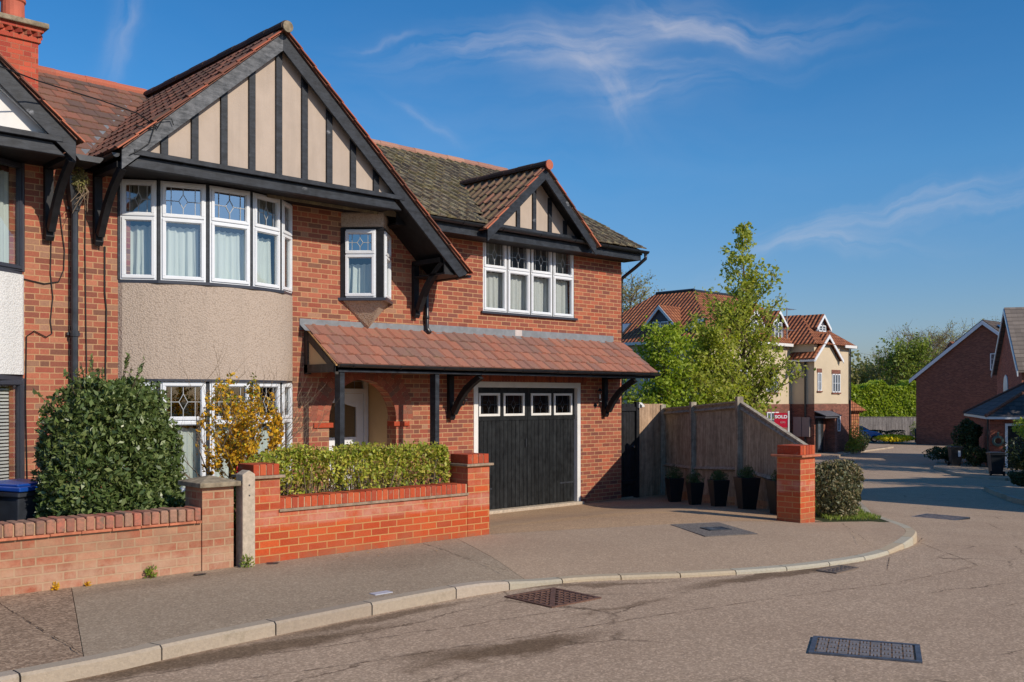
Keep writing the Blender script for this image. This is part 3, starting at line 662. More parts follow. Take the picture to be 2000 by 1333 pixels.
def room(parent, x0, x1, y0, y1, z0, z1):
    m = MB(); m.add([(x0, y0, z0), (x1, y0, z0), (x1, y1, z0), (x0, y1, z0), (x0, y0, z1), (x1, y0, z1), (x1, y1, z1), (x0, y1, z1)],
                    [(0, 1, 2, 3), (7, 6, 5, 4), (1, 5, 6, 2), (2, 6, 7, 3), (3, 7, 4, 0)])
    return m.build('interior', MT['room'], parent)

# ---------------------------------------------------------------- roofs
def tiles(name, o, u, w, nu, nw, tw, ex, mat, parent, th=.016, roll=.022, stag=.5, seed=3, keep=None, jit=.004):
    rs = random.Random(seed); u = Vector(u).normalized(); w = Vector(w).normalized(); n = u.cross(w).normalized()
    if n.z < 0: n = -n
    o = Vector(o); m = MB()
    for k in range(nw):
        for i in range(-1 if stag else 0, nu):
            a = (i + (stag if k % 2 else 0)) * tw; b = a + tw - .005
            a = max(a, 0); b = min(b, nu * tw)
            if b - a < .03: continue
            c = o + u * ((a + b) / 2) + w * (k + .5) * ex
            if keep and not keep(c): continue
            base = o + u * a + w * (k * ex) + n * (.022 + rs.uniform(-jit, jit)); W_ = b - a
            prof = [(0, 0), (W_, 0), (W_, th)]
            if roll and W_ > tw * .6:
                prof += [(W_ * .36, th), (W_ * .30, th + roll), (W_ * .12, th + roll), (W_ * .05, th)]
            prof += [(0, th)]
            m.prism([base + u * q + n * r for q, r in prof], w * (ex + .035) - n * (.018 + rs.uniform(0, jit)))
    return m.build(name, mat, parent)
def ridge(name, p0, p1, r, mat, parent, seg=.45, ends=True, drop=.35):
    p0, p1 = Vector(p0), Vector(p1); d = (p1 - p0); L = d.length; d.normalize(); s = d.cross(Vector((0, 0, 1))).normalized(); k = max(1, int(L / seg)); m = MB()
    for i in range(k):
        a = p0 + d * (L * i / k); b = p0 + d * (L * (i + 1) / k + (.02 if i < k - 1 else -.004)); pts = []
        rr = r * (1.06 if i % 2 else 1.0)
        for j in range(9):
            t = -.35 + (math.pi + .7) * j / 8; pts.append(a + s * math.cos(t) * rr + Vector((0, 0, 1)) * math.sin(t) * rr * .9)
        m.prism(pts, b - a)
    return m.build(name, mat, parent)

YW = 12.89
def gable_front(parent, apex, xl, zl, xr, zr, Y, bw, mat, mirror=None, name='bargeboard', th=.035):
    """two bargeboards following the verges; apex=(x,z) outer top, feet outer top (xl,zl),(xr,zr)"""
    f = (lambda x: x) if mirror is None else (lambda x: mirror - x)
    for (x, z) in ((xl, zl), (xr, zr)):
        m = MB()
        pts = [(f(apex[0]), apex[1]), (f(x), z), (f(x), z - bw), (f(apex[0]), apex[1] - bw)]
        if x == xr and not mirror and bw > .22: pts = [(apex[0], apex[1]), (x, z), (x - .02, z - .04), (x - .17, z - bw + .153), (apex[0], apex[1] - bw)]
        m.prism([(a, Y, b) for a, b in pts], (0, th, 0)); m.build(name, MT['timber'] if (x == xr or mirror) else mat, parent, bevel=.004)

def casing(parent, pts, zs, r, mat):
    for (x, y) in pts:
        m = MB(); m.box(x - r, x + r, y - r, y + r, zs[0], zs[1]); m.build('mullion', mat, parent)

# wall with rectangular openings
def wall(parent, x0, x1, z0, z1, holes, mat, y0=YW, y1=YW + .25, name='brick_wall'):
    xs = sorted({x0, x1} | {h[0] for h in holes if x0 < h[0] < x1} | {h[1] for h in holes if x0 < h[1] < x1})
    zs = sorted({z0, z1} | {h[2] for h in holes if z0 < h[2] < z1} | {h[3] for h in holes if z0 < h[3] < z1})
    m = MB()
    for a, b in zip(xs, xs[1:]):
        for c, d in zip(zs, zs[1:]):
            xc, zc = (a + b) / 2, (c + d) / 2
            if any(h[0] < xc < h[1] and h[2] < zc < h[3] for h in holes): continue
            m.box(a, b, y0, y1, c, d)
    return m.build(name, mat, parent)

# ================================================================ THE HOUSE
house = thing('detached_house', (10, 14, -.4), 'red brick house with two timbered gables, beige bay and black garage door', 'house')
H = house
bayH = (5.28, 7.60, 3.2, 4.48); bayL = (5.28, 7.60, .35, 1.86)
archH = (8.34, 9.61, -.6, 1.30)
wall(H, 4.54, 10.26, -.7, 4.52, [bayH, bayL, archH, (8.60, 9.44, 3.2, 4.23), (8.0, 9.95, 1.30, 2.12)], MT['brick_main'])
garH = (11.27, 13.99, -.6, 1.93); ewH = (11.487, 13.815, 3.13, 4.45)
wall(H, 10.26, 15.2, -.7, 4.58, [garH, ewH], MT['brick_ext'])
# spandrels over the arch
AX, AR, AZ = 8.975, .635, 1.30
m = MB()
for sgn in (-1, 1):
    arc = [(AX + sgn * AR * math.cos(t * math.pi / 20), AZ + AR * math.sin(t * math.pi / 20)) for t in range(11)]
    xe = AX + sgn * .975
    for (a, b), (c, d) in zip(arc, arc[1:]):
        ya = AZ + .82
        m.prism([(a, YW, b), (c, YW, d), (c, YW, ya), (a, YW, ya)], (0, .22, 0)) if abs(a - c) > 1e-4 else None
    m.box(min(AX + sgn * AR, xe), max(AX + sgn * AR, xe), YW, YW + .22, AZ, AZ + .82)
m.build('brick_wall', MT['brick_main'], H)
m = MB(); rs = random.Random(5)
for k, (r0, r1) in enumerate(((.635, .742), (.752, .86), (.87, .975))):
    n = int(math.pi * (r0 + r1) / 2 / .078)
    for i in range(n):
        t0 = math.pi * i / n + .006; t1 = math.pi * (i + 1) / n - .006
        P = [(AX + r * math.cos(t), AZ + r * math.sin(t)) for r, t in ((r0, t0), (r1, t0), (r1, t1), (r0, t1))]
        m.prism([(a, YW - .004, b) for a, b in P], (0, .23 if k == 0 else .02, 0))
m.build('brick_arch', island('arch bricks', [rA, rB, rC, rE, hexc(160, 84, 58)]), H)
for xa, xb in ((8.06, 8.40), (9.55, 9.86)):
    m = MB(); m.box(xa, xb, YW - .03, YW + .16, 1.19, 1.265); m.build('impost', MT['cap'], H, bevel=.006)
# porch recess, front door
m = MB(); m.add([(8.22, 13.11, -.4), (9.76, 13.11, -.4), (9.76, 13.95, -.4), (8.22, 13.95, -.4), (8.22, 13.11, 2.3), (9.76, 13.11, 2.3), (9.76, 13.95, 2.3), (8.22, 13.95, 2.3)], [(7, 6, 5, 4), (1, 5, 6, 2), (2, 6, 7, 3), (3, 7, 4, 0)])
m.build('porch_recess', MT['inner'], H)
m = MB(); m.box(8.2, 9.78, 12.7, 13.95, -.55, -.30); m.build('doorstep', MT['concrete'], H)
bar, pt, L = barf((8.5, 13.93), (9.75, 13.93))
m = MB(); ring(bar, m, 0, L, -.3, 2.12, .085, 0, .07); bar(m, .085, L - .085, 1.72, 1.80, 0, .08)
fd = m.build('front_door', MT['white'], H, bevel=.004)
m = MB(); ring(bar, m, .10, L - .09, -.28, 1.715, .14, 0, .05); bar(m, .24, L - .23, .85, .99, 0, .05); bar(m, .24, L - .23, -.28, .86, .0, .03)
# arched head of the glazed panel
gx0, gx1, gz = .24, L - .23, 1.55
hd = [pt(gx0, gz + .024, 0), pt(gx0, gz - .06, 0)] + [pt(gx0 + (gx1 - gx0) * t / 12, gz - .06 + .075 * math.sin(math.pi * t / 12) ** 1.5, 0) for t in range(1, 12)] + [pt(gx1, gz - .06, 0), pt(gx1, gz + .024, 0)]
m.prism(hd, pt(0, 0, .05) - pt(0, 0, 0)); leaf = m.build('door_leaf', MT['white'], fd, bevel=.004)
m = MB(); m.poly([pt(.2, .9, .02), pt(L - .2, .9, .02), pt(L - .2, 1.62, .02), pt(.2, 1.62, .02)]); m.poly([pt(.07, 1.78, .02), pt(L - .07, 1.78, .02), pt(L - .07, 2.06, .02), pt(.07, 2.06, .02)]); m.build('pane', MT['glass_d'], fd)
m = MB(); m.poly([pt(.0, -.3, -.02), pt(L, -.3, -.02), pt(L, 2.1, -.02), pt(0, 2.1, -.02)]); m.build('hall_dark_sheet', plain('dim hall', (.03, .024, .018), .8), fd)  # flat dark sheet stands for the unlit hall behind the glass
m = MB(); bar(m, .40, .72, .72, .77, .03, .045); m.build('letter_plate', MT['chrome'], fd); m = MB(); m.tube([pt(.16, .92, .09), pt(.28, .92, .09)], .011, 6); m.build('handle', MT['chrome'], fd)
leading(fd, bar, pt, .10, L - .1, 1.80, 2.04, .03)
# bay
BP = [(5.13, 12.90), (5.55, 12.64), (6.14, 12.45), (6.78, 12.45), (7.34, 12.63), (7.67, 12.89)]
def offs(P, d):
    out = []
    for i, p in enumerate(P):
        a = P[max(i - 1, 0)]; b = P[min(i + 1, len(P) - 1)]; t = Vector((b[0] - a[0], b[1] - a[1], 0)).normalized(); n = Vector((t.y, -t.x, 0))
        out.append((p[0] + n.x * d, p[1] + n.y * d))
    return out
def bay(parent, P, z0, z1, zt, frame, post, cm, lower=False, seed=0, glu='glass', gll='glass', skip=(), **kw):
    for i, (a, b) in enumerate(zip(P, P[1:])):
        if i in skip: continue
        A = Vector((a[0], a[1], 0)); B = Vector((b[0], b[1], 0)); d = (B - A).normalized()
        g = glu
        light(parent, A + d * .022, B - d * .022, z0, z1, zt, seed + i, frame, gu=glu[i % len(glu)] if isinstance(glu, tuple) else glu, gl=gll, cmat=cm, ucur=(i in (0, 3, 4)) and not lower and not kw.get('blinds'), **kw)
    for i, p in enumerate(P):
        m = MB(); q = offs(P, .0)[i]; m.tube([(q[0], q[1], z0), (q[0], q[1], z1 + .02)], .030, 6); m.build('mullion', post, parent)
def prow(parent, P, z0, z1, mat, name, d0=0.0, close=True, y=YW + .02, bevel=0):
    Q = offs(P, d0); Q[0] = (Q[0][0], y); Q[-1] = (Q[-1][0], y)
    m = MB(); m.prism([(a, b, z0) for a, b in Q], (0, 0, z1 - z0)); return m.build(name, mat, parent, bevel=bevel)
def curve_pts(P, n=6):
    return dens(P, n)
bay(H, BP, 3.19, 4.50, 4.02, 'white', MT['timber'], 'curtain', seed=1, glu=('glass', 'glass_b', 'glass_b', 'glass', 'glass'))
prow(H, BP, 3.145, 3.19, MT['darkframe'], 'window_sill', .075, bevel=.006)
prow(H, curve_pts(BP), 1.895, 3.145, MT['rough'], 'bay_roughcast', .045)
prow(H, BP, 1.865, 1.895, MT['darkframe'], 'bay_drip', .075)
bay(H, BP, .38, 1.865, 1.34, 'white', MT['timber'], 'curtain', True, seed=9, glu='glass')
prow(H, curve_pts(BP), -.5, .34, MT['brick_main'], 'bay_plinth', .03); prow(H, BP, .34, .38, MT['darkframe'], 'window_sill', .07)
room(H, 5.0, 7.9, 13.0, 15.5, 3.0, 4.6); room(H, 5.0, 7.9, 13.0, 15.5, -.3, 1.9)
# oriel
OR = [(8.575, YW), (9.02, 12.45), (9.465, YW)]
for i in (0, 1):
    a, b = OR[i], OR[i + 1]; A = Vector((a[0], a[1], 0)); B = Vector((b[0], b[1], 0)); d = (B - A).normalized()
    light(H, A + d * (.035 if i == 0 else .10), B - d * (.10 if i == 0 else .035), 3.19, 4.24, 3.86, 20 + i, 'white', gu='glass_b', gl='glass', cmat='curtain', ctop=.14)
m = MB(); d = .115
m.prism([(9.02, 12.43, 3.17), (9.02 - .09, 12.53, 3.17), (9.02, 12.60, 3.17), (9.02 + .09, 12.53, 3.17)], (0, 0, 1.10)); m.build('corner_post', MT['timber_b'], H)
m = MB(); m.prism([(8.56, YW, 3.17), (8.54, YW - .01, 3.17), (8.60, YW - .07, 3.17), (8.62, YW, 3.17)], (0, 0, 1.1)); m.build('corner_post', MT['timber_b'], H)
def tri(d): return [(8.575 - d * 1.6, YW + .01), (9.02, 12.45 - d * 1.5), (9.465 + d * 1.6, YW + .01)]
m = MB(); m.prism([(a, b, 3.145) for a, b in tri(.055)], (0, 0, .045)); m.build('window_sill', MT['darkframe'], H)
m = MB(); m.prism([(a, b, 4.235) for a, b in tri(.02)], (0, 0, .04)); m.build('window_head', MT['timber_b'], H)
m = MB(); m.prism([(a, b, 4.275) for a, b in tri(.02)], (0, 0, .24)); m.build('oriel_roughcast', MT['rough'], H, bevel=.03)
T3 = tri(-.01); m = MB(); m.add([(T3[0][0], YW, 3.145), (T3[1][0], T3[1][1], 3.145), (T3[2][0], YW, 3.145), (9.03, 12.82, 2.75), (9.03, YW, 2.72)], [(0, 1, 3), (1, 2, 3), (0, 3, 4), (2, 4, 3)]); m.build('oriel_corbel', roughcast('sunlit corbel roughcast', hexc(196, 172, 146), hexc(150, 126, 102)), H)  # warmer copy of the beige roughcast, with sunlight put into its colour
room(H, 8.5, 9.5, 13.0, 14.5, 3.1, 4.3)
# extension window
for i in range(4):
    w_ = (13.815 - 11.487) / 4; a = 11.487 + i * w_
    light(H, (a + .006, YW + .035), (a + w_ - .006, YW + .035), 3.165, 4.44, 3.93, 30 + i, 'white', gu=('glass_b' if i in (1, 2) else 'glass'), cmat='curtain_g', ctop=.05, ucur=True)
m = MB()
for i in range(1, 4): x = 11.487 + i * w_; m.box(x - .007, x + .007, YW - .002, YW + .03, 3.16, 4.44)
m.build('mullion', MT['timber_b'], H)
m = MB(); m.box(11.43, 13.87, YW - .05, YW + .08, 3.12, 3.163); m.build('window_sill', MT['darkframe'], H, bevel=.005)
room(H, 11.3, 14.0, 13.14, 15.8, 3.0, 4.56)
# garage
GY = YW + .07
m = MB(); m.box(11.27, 11.37, YW - .01, YW + .12, -.40, 1.93); m.box(13.90, 13.99, YW - .01, YW + .12, -.40, 1.93); m.box(11.37, 13.90, YW - .01, YW + .12, 1.83, 1.93); m.build('garage_frame', MT['white_w'], H, bevel=.004)
m = MB()
wins = [(11.44, 11.94), (12.03, 12.55), (12.72, 13.24), (13.32, 13.82)]
zs0, zs1 = 1.33, 1.73
zb = -.33
for (x0, x1, ww) in ((11.375, 12.632, wins[:2]), (12.640, 13.895, wins[2:])):
    m = MB(); xs = [x0]
    for a, b in ww: xs += [a, b]
    xs.append(x1)
    for i in range(0, len(xs), 2): m.box(xs[i], xs[i + 1], GY, GY + .045, zs0, zs1)
    m.box(x0, x1, GY, GY + .045, zs1, 1.825); m.box(x0, x1, GY - .012, GY + .045, 1.24, zs0)
    n = 13; w_ = (x1 - x0) / n
    for i in range(n):
        m.prism([(x0 + i * w_ + .003, GY + .006, zb), (x0 + i * w_ + .009, GY, zb), (x0 + (i + 1) * w_ - .009, GY, zb), (x0 + (i + 1) * w_ - .003, GY + .006, zb), (x0 + (i + 1) * w_ - .003, GY + .04, zb), (x0 + i * w_ + .003, GY + .04, zb)], (0, 0, 1.24 - zb))
    m.box(x0, x1, GY + .03, GY + .046, zb, 1.24)
    gd = m.build('garage_door', MT['gdoor'], H)
    for a, b in ww:
        bar, pt, L = barf((a, GY), (b, GY)); q = MB(); ring(bar, q, 0, L, zs0 - .01, zs1, .042, -.02, .022); wf = q.build('window_frame', MT['white_w'], gd, bevel=.003)
        q = MB(); q.poly([pt(.03, zs0, -.01), pt(L - .03, zs0, -.01), pt(L - .03, zs1 - .02, -.01), pt(.03, zs1 - .02, -.01)]); q.build('pane', MT['glass_d'], gd)
        k = leading(gd, bar, pt, .045, L - .045, zs0 + .03, zs1 - .04, -.006); k.data.materials[0] = MT['iron']
m = MB(); m.box(13.50, 13.88, GY - .01, GY, .02, .05); m.box(11.39, 11.75, GY - .01, GY, .02, .05); m.tube([(12.58, GY - .03, .75), (12.58, GY - .03, .9)], .012, 6); m.build('garage_hinge', MT['iron'], H)
room(H, 11.3, 13.95, 13.08, 16, -.4, 1.95)
m = MB(); m.box(11.22, 14.0, YW - .10, YW + .13, -.50, -.335); m.build('garage_threshold', MT['concrete'], H, bevel=.01)
# soldier course over the garage
m = MB(); rs = random.Random(2); x = 11.1
while x < 14.15: m.box(x, x + .064, YW - .004, YW + .02, 1.94, 2.15); x += .075
m.build('soldier_course', island('soldier bricks', [hexc(160, 78, 54), hexc(140, 68, 52), hexc(172, 86, 56)]), H)
# side and rear walls
m = MB(); m.prism([(15.2, YW + .25, -.7), (15.2, 20.4, -.7), (15.2, 20.4, 4.58), (15.2, 16.5, 6.70), (15.2, YW + .25, 4.76)], (-.25, 0, 0)); m.box(4.54, 14.95, 20.15, 20.4, -.7, 4.6); m.build('brick_wall', MT['brick_ext'], H)
# main gable roof
def main_gable(parent, mir=None, tmat='tile_gable', full=True, apexx=7.03):
    f = (lambda x: x) if mir is None else (lambda x: mir - x); sg = 1 if mir is None else -1
    ax, az = apexx, 6.66; xl, zl = 4.81, 4.68; xr, zr = 10.36, 3.66
    if not full: xr, zr = 9.25, 4.66
    m = MB()
    for (x, z) in ((xl, zl), (xr, zr)):
        m.prism([(f(ax), 12.035, az + .01), (f(x), 12.035, z + .01), (f(x), 12.035, z - .07), (f(ax), 12.035, az - .07)], (0, 5.2, 0))
    m.build('roof_deck', MT['timber_b'], parent)
    for (x, z, nm) in ((xl, zl, 0), (xr, zr, 1)):
        dx, dz = f(ax) - f(x), az - z; L = math.hypot(dx, dz); k = round(L / .30)
        u = (0, 1, 0); o = (f(x) - math.copysign(.05, dx), 11.955, z + .012 - .045)
        tiles('roof', o, u, (dx, 0, dz), 24, k, .215, (L + .05) / k, MT[tmat], parent, seed=nm + 4, roll=.012, th=.034, jit=.003)
        # terracotta verge tile edges seen under the roof plane
        m = MB(); n_ = Vector((-dz, 0, dx)).normalized(); n_ = n_ if n_.z > 0 else -n_; w = Vector((dx, 0, dz)).normalized(); b = Vector((f(x) - math.copysign(.05, dx), 11.93, z - .045))
        for i in range(k):
            q = b + w * (i * (L + .05) / k) + n_ * .034; m.frame(q, (0, .10, 0), w * ((L + .05) / k + .03) - n_ * .014, n_ * .016)
        m.build('verge_tiles', MT['verge'], parent)
        m = MB(); m.prism([(f(ax), 11.965, az + .005), (f(x), 11.965, z + .0), (f(x), 11.965, z + .016), (f(ax), 11.965, az + .021)], (0, .06, 0)); m.build('verge_mortar', MT['tile_gable'], parent)
    ridge('ridge_tiles', (f(ax), 11.90, az + .05), (f(ax), 16.55, az + .10), .095, MT['ridge_dark'], parent)
    m = MB(); m.lathe((0, 0, 0), [(.001, -.004), (.10, -.004), (.10, .004), (.001, .004)], 14); 
    mm_ = MB(Matrix.Translation((f(ax), 11.885, az + .045)) @ Matrix.Rotation(math.pi / 2, 4, 'X')); mm_.lathe((0, 0, 0), [(.078, -.01), (.078, .015)], 14); mm_.build('ridge_end', MT['conc_dark'], parent)
    gable_front(parent, (ax, az), xl, zl, xr, zr, 12.0, .25, MT['timber_w'] if mir is None else MT['timber'], mirror=mir)
    # cladding
    cz = 4.68
    xL = ax - (az - .1 - cz) / .9; xR = ax + (az - .1 - cz) / .9
    m = MB(); m.prism([(f(xL), 12.14, cz), (f(xR), 12.14, cz), (f(ax), 12.14, az - .1)], (0, .05, 0)); m.build('gable_cladding', MT['render'] if mir is None else MT['white_w'], parent)
    if mir is None:
        for k in range(9):
            x = 7.03 + (k - 4) * .408; zt = az - .9 * abs(x - ax) - .12
            m = MB(); m.box(x - .047, x + .047, 12.105, 12.14, cz + .01, zt); m.build('batten', MT['timber'], parent, bevel=.003)
    else:
        m = MB()
        for s_ in (1, -1):
            xx = xL if s_ > 0 else xR
            m.prism([(f(ax), 12.09, az - .30), (f(xx), 12.09, cz - .02 + .03), (f(xx), 12.09, cz - .07), (f(ax), 12.09, az - .37)], (0, .04, 0))
        m.build('gable_trim', MT['white'], parent)
    xa, xb = 4.90, 9.10
    m = MB(); a, b = sorted((f(xa + .06), f(xb - .0))); m.box(a, b, 11.99, 12.17, 4.635, 4.70); m.build('gable_sill', MT['timber'], parent, bevel=.006)
    m = MB(); m.prism([(f(xa), 12.055, 4.49), (f(xb), 12.055, 4.49), (f(xb - .16), 12.055, 4.632), (f(xa + .16), 12.055, 4.632)], (0, .09, 0)); m.build('bressumer', MT['timber'], parent, bevel=.008)
    m = MB(); a, b = sorted((f(4.92), f(9.02))); m.box(a, b, 12.15, YW + .05, 4.515, 4.55); m.build('soffit', MT['timber_b'], parent)
main_gable(H)
def bracket(parent, x, zt, zb_, yo=12.10, w=.05, mat=None):
    mat = mat or MT['timber_b']; m = MB(); m.box(x - w, x + w, YW - .075, YW - .002, zb_, zt)
    m.prism([(x - w, YW - .11, zb_ + .02), (x - w, YW - .075, zb_ - .03), (x - w, YW - .075, zb_ + .12), (x - w, YW - .11, zb_ + .12)], (2 * w, 0, 0))
    n = 10; pts = []; pi_ = []
    z0, z1 = zb_ + .12, zt - .02; y0, y1 = YW - .08, yo + .02
    for i in range(n + 1):
        t = i / n; y = y0 + (y1 - y0) * t; z = z0 + (z1 - z0) * t; bow = .10 * math.sin(math.pi * t)
        dn = Vector((z1 - z0, -(y1 - y0))).normalized()
        pts.append((y + bow * .55, z + bow * .55)); pi_.append((y + bow * .55 - .09, z + bow * .55 - .09 * abs(y1 - y0) / abs(z1 - z0) * .6))
    for i in range(n):
        a, b, c, d = pts[i], pts[i + 1], pi_[i + 1], pi_[i]
        m.prism([(x - w * .8, a[0], a[1]), (x - w * .8, b[0], b[1]), (x - w * .8, c[0], c[1]), (x - w * .8, d[0], d[1])], (w * 1.6, 0, 0))
    m.box(x - w, x + w, yo, YW - .01, zt - .03, zt + .045)
    return m.build('bracket', mat, parent)
bracket(H, 4.84, 4.50, 3.62)
bracket(H, 9.97, 3.83, 2.98, 12.15)
bracket(H, 10.72, 2.04, 1.30, 12.12); bracket(H, 14.66, 2.04, 1.30, 12.12)
m = MB(); m.box(9.93, 10.36, 12.05, YW, 3.60, 3.63); m.prism([(9.93, 12.06, 3.63), (10.33, 12.06, 3.63), (9.93, 12.06, 3.98)], (0, .02, 0)); m.build('eaves_box', MT['timber_b'], H)
# gutters
def gutter(parent, p0, p1, r=.055, name='gutter', clips=1.0):
    p0, p1 = Vector(p0), Vector(p1); d = (p1 - p0); L = d.length; d.normalize(); s = d.cross(Vector((0, 0, 1))).normalized(); m = MB(); po = []
    for j in range(9): t = math.pi + math.pi * j / 8; po.append(p0 + s * math.cos(t) * r + Vector((0, 0, 1)) * (math.sin(t) * r))
    for j in range(9): t = 2 * math.pi - math.pi * j / 8; po.append(p0 + s * math.cos(t) * (r - .006) + Vector((0, 0, 1)) * (math.sin(t) * (r - .006)))
    n = len(po); vs = po + [p + d * L for p in po]; m.add(vs, [(i, (i + 1) % n, (i + 1) % n + n, i + n) for i in range(n)])
    for e in (p0, p1 - d * .006): m.prism([e + s * math.cos(math.pi + math.pi * j / 8) * r + Vector((0, 0, 1)) * math.sin(math.pi + math.pi * j / 8) * r for j in range(9)], d * .006)
    k = .3
    while k < L:
        q = p0 + d * k; m.prism([q + s * math.cos(math.pi + math.pi * j / 8) * (r + .008) + Vector((0, 0, 1)) * math.sin(math.pi + math.pi * j / 8) * (r + .008) for j in range(9)], d * .03); k += clips
    return m.build(name, MT['plastic_b'], parent)
gutter(H, (10.43, 12.03, 3.62), (10.43, 12.85, 3.62), .045)
gutter(H, (4.76, 12.05, 4.63), (4.76, 13.3, 4.63), .05)
# extension roof
sl_ = math.hypot(4.08, 2.2)
def ekeep(c): return c.z > 6.66 - .9 * (c.x - 7.03) - .35 and not (11.25 < c.x < 13.63 and c.y < 12.85)
tiles('roof', (7.0, 12.42, 4.575), (1, 0, 0), (0, 4.08, 2.2), 41, 17, .205, sl_ / 17, MT['tile_ext'], H, seed=8, roll=.03, keep=ekeep, th=.02, jit=.008, stag=0)
m = MB(); m.prism([(15.36, 12.48, 4.56), (15.36, 16.5, 6.73), (15.36, 20.6, 4.5), (15.36, 20.6, 4.42), (15.36, 16.5, 6.64), (15.36, 12.48, 4.47)], (-8.3, 0, 0)); m.build('roof_deck', MT['tile_ext'], H)
ridge('ridge_tiles', (15.4, 16.5, 6.80), (7.0, 16.5, 6.80), .10, MT['ridge_pale'], H, .42)
gutter(H, (15.42, 12.40, 4.545), (9.55, 12.40, 4.56), .055, clips=.9)
m = MB(); m.box(9.3, 15.30, 12.47, 12.49, 4.36, 4.53); m.build('fascia', MT['timber'], H)
m = MB(); m.box(9.3, 15.28, 12.49, YW, 4.36, 4.385); m.build('soffit', MT['timber_b'], H)
m = MB(); m.tube([(15.36, 12.40, 4.49), (15.36, 12.40, 4.40), (15.33, 12.62, 4.25), (15.27, 12.93, 4.05), (15.27, 12.96, 3.9), (15.27, 12.96, -.3)], .034, 8); m.build('downpipe', MT['plastic_b'], H, smooth=True)
# dormer
DA = (12.44, 5.70)
m = MB()
for x in (11.06, 13.78): m.prism([(DA[0], 12.34, DA[1] + .0), (x, 12.34, DA[1] - .9 * abs(x - DA[0])), (x, 12.34, DA[1] - .9 * abs(x - DA[0]) - .05), (DA[0], 12.34, DA[1] - .05)], (0, 2.5, 0))
m.build('roof_deck', MT['timber_b'], H)
for sg in (-1, 1):
    x = DA[0] + sg * 1.40; z = DA[1] - .9 * 1.40; L = math.hypot(1.4, 1.26)
    tiles('dormer_roof', (x, 12.28, z), (0, 1, 0), (-sg * 1.4, 0, 1.26), 13, 6, .20, L / 6, MT['tile_dorm'], H, seed=20 + sg, roll=.03, th=.02, keep=lambda c: c.z > 4.575 + .539 * (c.y - 12.42) - .12, jit=.006, stag=0)
    m = MB(); w = Vector((-sg * 1.4, 0, 1.26)).normalized(); n_ = Vector((sg * .9, 0, 1)).normalized(); b = Vector((x, 12.25, z))
    for i in range(6): m.frame(b + w * (i * L / 6) + n_ * .03, (0, .06, 0), w * (L / 6 + .03) - n_ * .014, n_ * .022)
    m.build('verge_tiles', MT['verge'], H)
ridge('ridge_tiles', (DA[0], 12.22, DA[1] + .06), (DA[0], 14.75, DA[1] + .07), .085, MT['ridge_dark'], H, .36)
mm_ = MB(Matrix.Translation((DA[0], 12.205, DA[1] + .055)) @ Matrix.Rotation(math.pi / 2, 4, 'X')); mm_.lathe((0, 0, 0), [(.088, -.01), (.088, .015)], 14); mm_.build('ridge_end', MT['ridge'], H)
gable_front(H, (DA[0], DA[1] + .005), 11.06, 4.463, 13.78, 4.50, 12.29, .20, MT['timber'])
m = MB(); cz = 4.60; hw = (DA[1] - .05 - cz) / .9; m.prism([(DA[0] - hw, 12.60, cz), (DA[0] + hw, 12.60, cz), (DA[0], 12.60, DA[1] - .05)], (0, .05, 0)); m.build('gable_cladding', MT['render'], H)
for k in range(-2, 3):
    x = DA[0] + k * .40; m = MB(); m.box(x - .04, x + .04, 12.565, 12.60, cz, DA[1] - .9 * abs(x - DA[0]) - .07); m.build('batten', MT['timber'], H)
m = MB(); m.box(DA[0] - hw, DA[0] + hw, 12.47, 12.60, 4.50, 4.63); m.build('gable_sill', MT['timber'], H)
# valley flashings of the dormer
for sg in (-1, 1):
    m = MB(); a = Vector((DA[0] + sg * 1.35, 12.45, 4.62)); b = Vector((DA[0] + sg * .06, 14.66, 5.80)); m.frame(a, Vector((sg * .09, 0, .0)), b - a, Vector((0, 0, .012))); m.build('valley', MT['timber_b'], H)
# our share of the terrace roof (between the gables)
tsl = math.hypot(3.55, 2.30)
tiles('roof', (4.54, 12.95, 4.49), (1, 0, 0), (0, 3.55, 2.30), 11, 14, .225, tsl / 14, MT['tile_terrace'], H, seed=31, roll=.005, th=.028, jit=.002)
m = MB(); m.prism([(4.54, 12.97, 4.46), (4.54, 16.5, 6.74), (4.54, 16.5, 6.64), (4.54, 12.97, 4.36)], (2.6, 0, 0)); m.build('roof_deck', MT['timber_b'], H)
ridge('ridge_tiles', (7.0, 16.5, 6.80), (4.54, 16.5, 6.80), .105, MT['ridge'], H, .42)
m = MB(); a = Vector((4.83, 13.35, 4.775)); b = Vector((6.92, 16.5, 6.80)); m.frame(a, Vector((-.10, .02, .0)), b - a, Vector((0, 0, .03))); m.build('valley', MT['lead'], H)
# porch canopy
PX0, PX1, PE, PZ = 7.90, 15.25, 12.02, 2.115
psl = math.hypot(.85, .60)
tiles('canopy_roof', (PX0, PE, PZ), (1, 0, 0), (0, .85, .60), 32, 4, (PX1 - PX0) / 32, psl / 4, MT['tile_porch'], H, seed=40, roll=.014, th=.018, jit=.003)
m = MB(); m.prism([(PX0 + .03, PE + .03, PZ - .01), (PX0 + .03, YW, 2.72), (PX0 + .03, YW, 2.66), (PX0 + .03, PE + .03, PZ - .06)], (PX1 - PX0 - .05, 0, 0)); m.build('canopy_deck', MT['timber_b'], H)
m = MB(); m.prism([(PX0 - .01, PE, PZ - .005), (PX0 - .01, YW, 2.715), (PX0 - .01, YW, 2.735), (PX0 - .01, PE, PZ + .022)], (.05, 0, 0)); m.build('verge_mortar', plain('sandy mortar', hexc(206, 156, 92), .95, .1, .2, 20), H)
m = MB(); m.prism([(PX0 + .005, PE + .03, PZ - .02), (PX0 + .005, YW, 2.69), (PX0 + .005, YW, 2.56), (PX0 + .005, PE + .03, PZ - .13)], (.05, 0, 0))
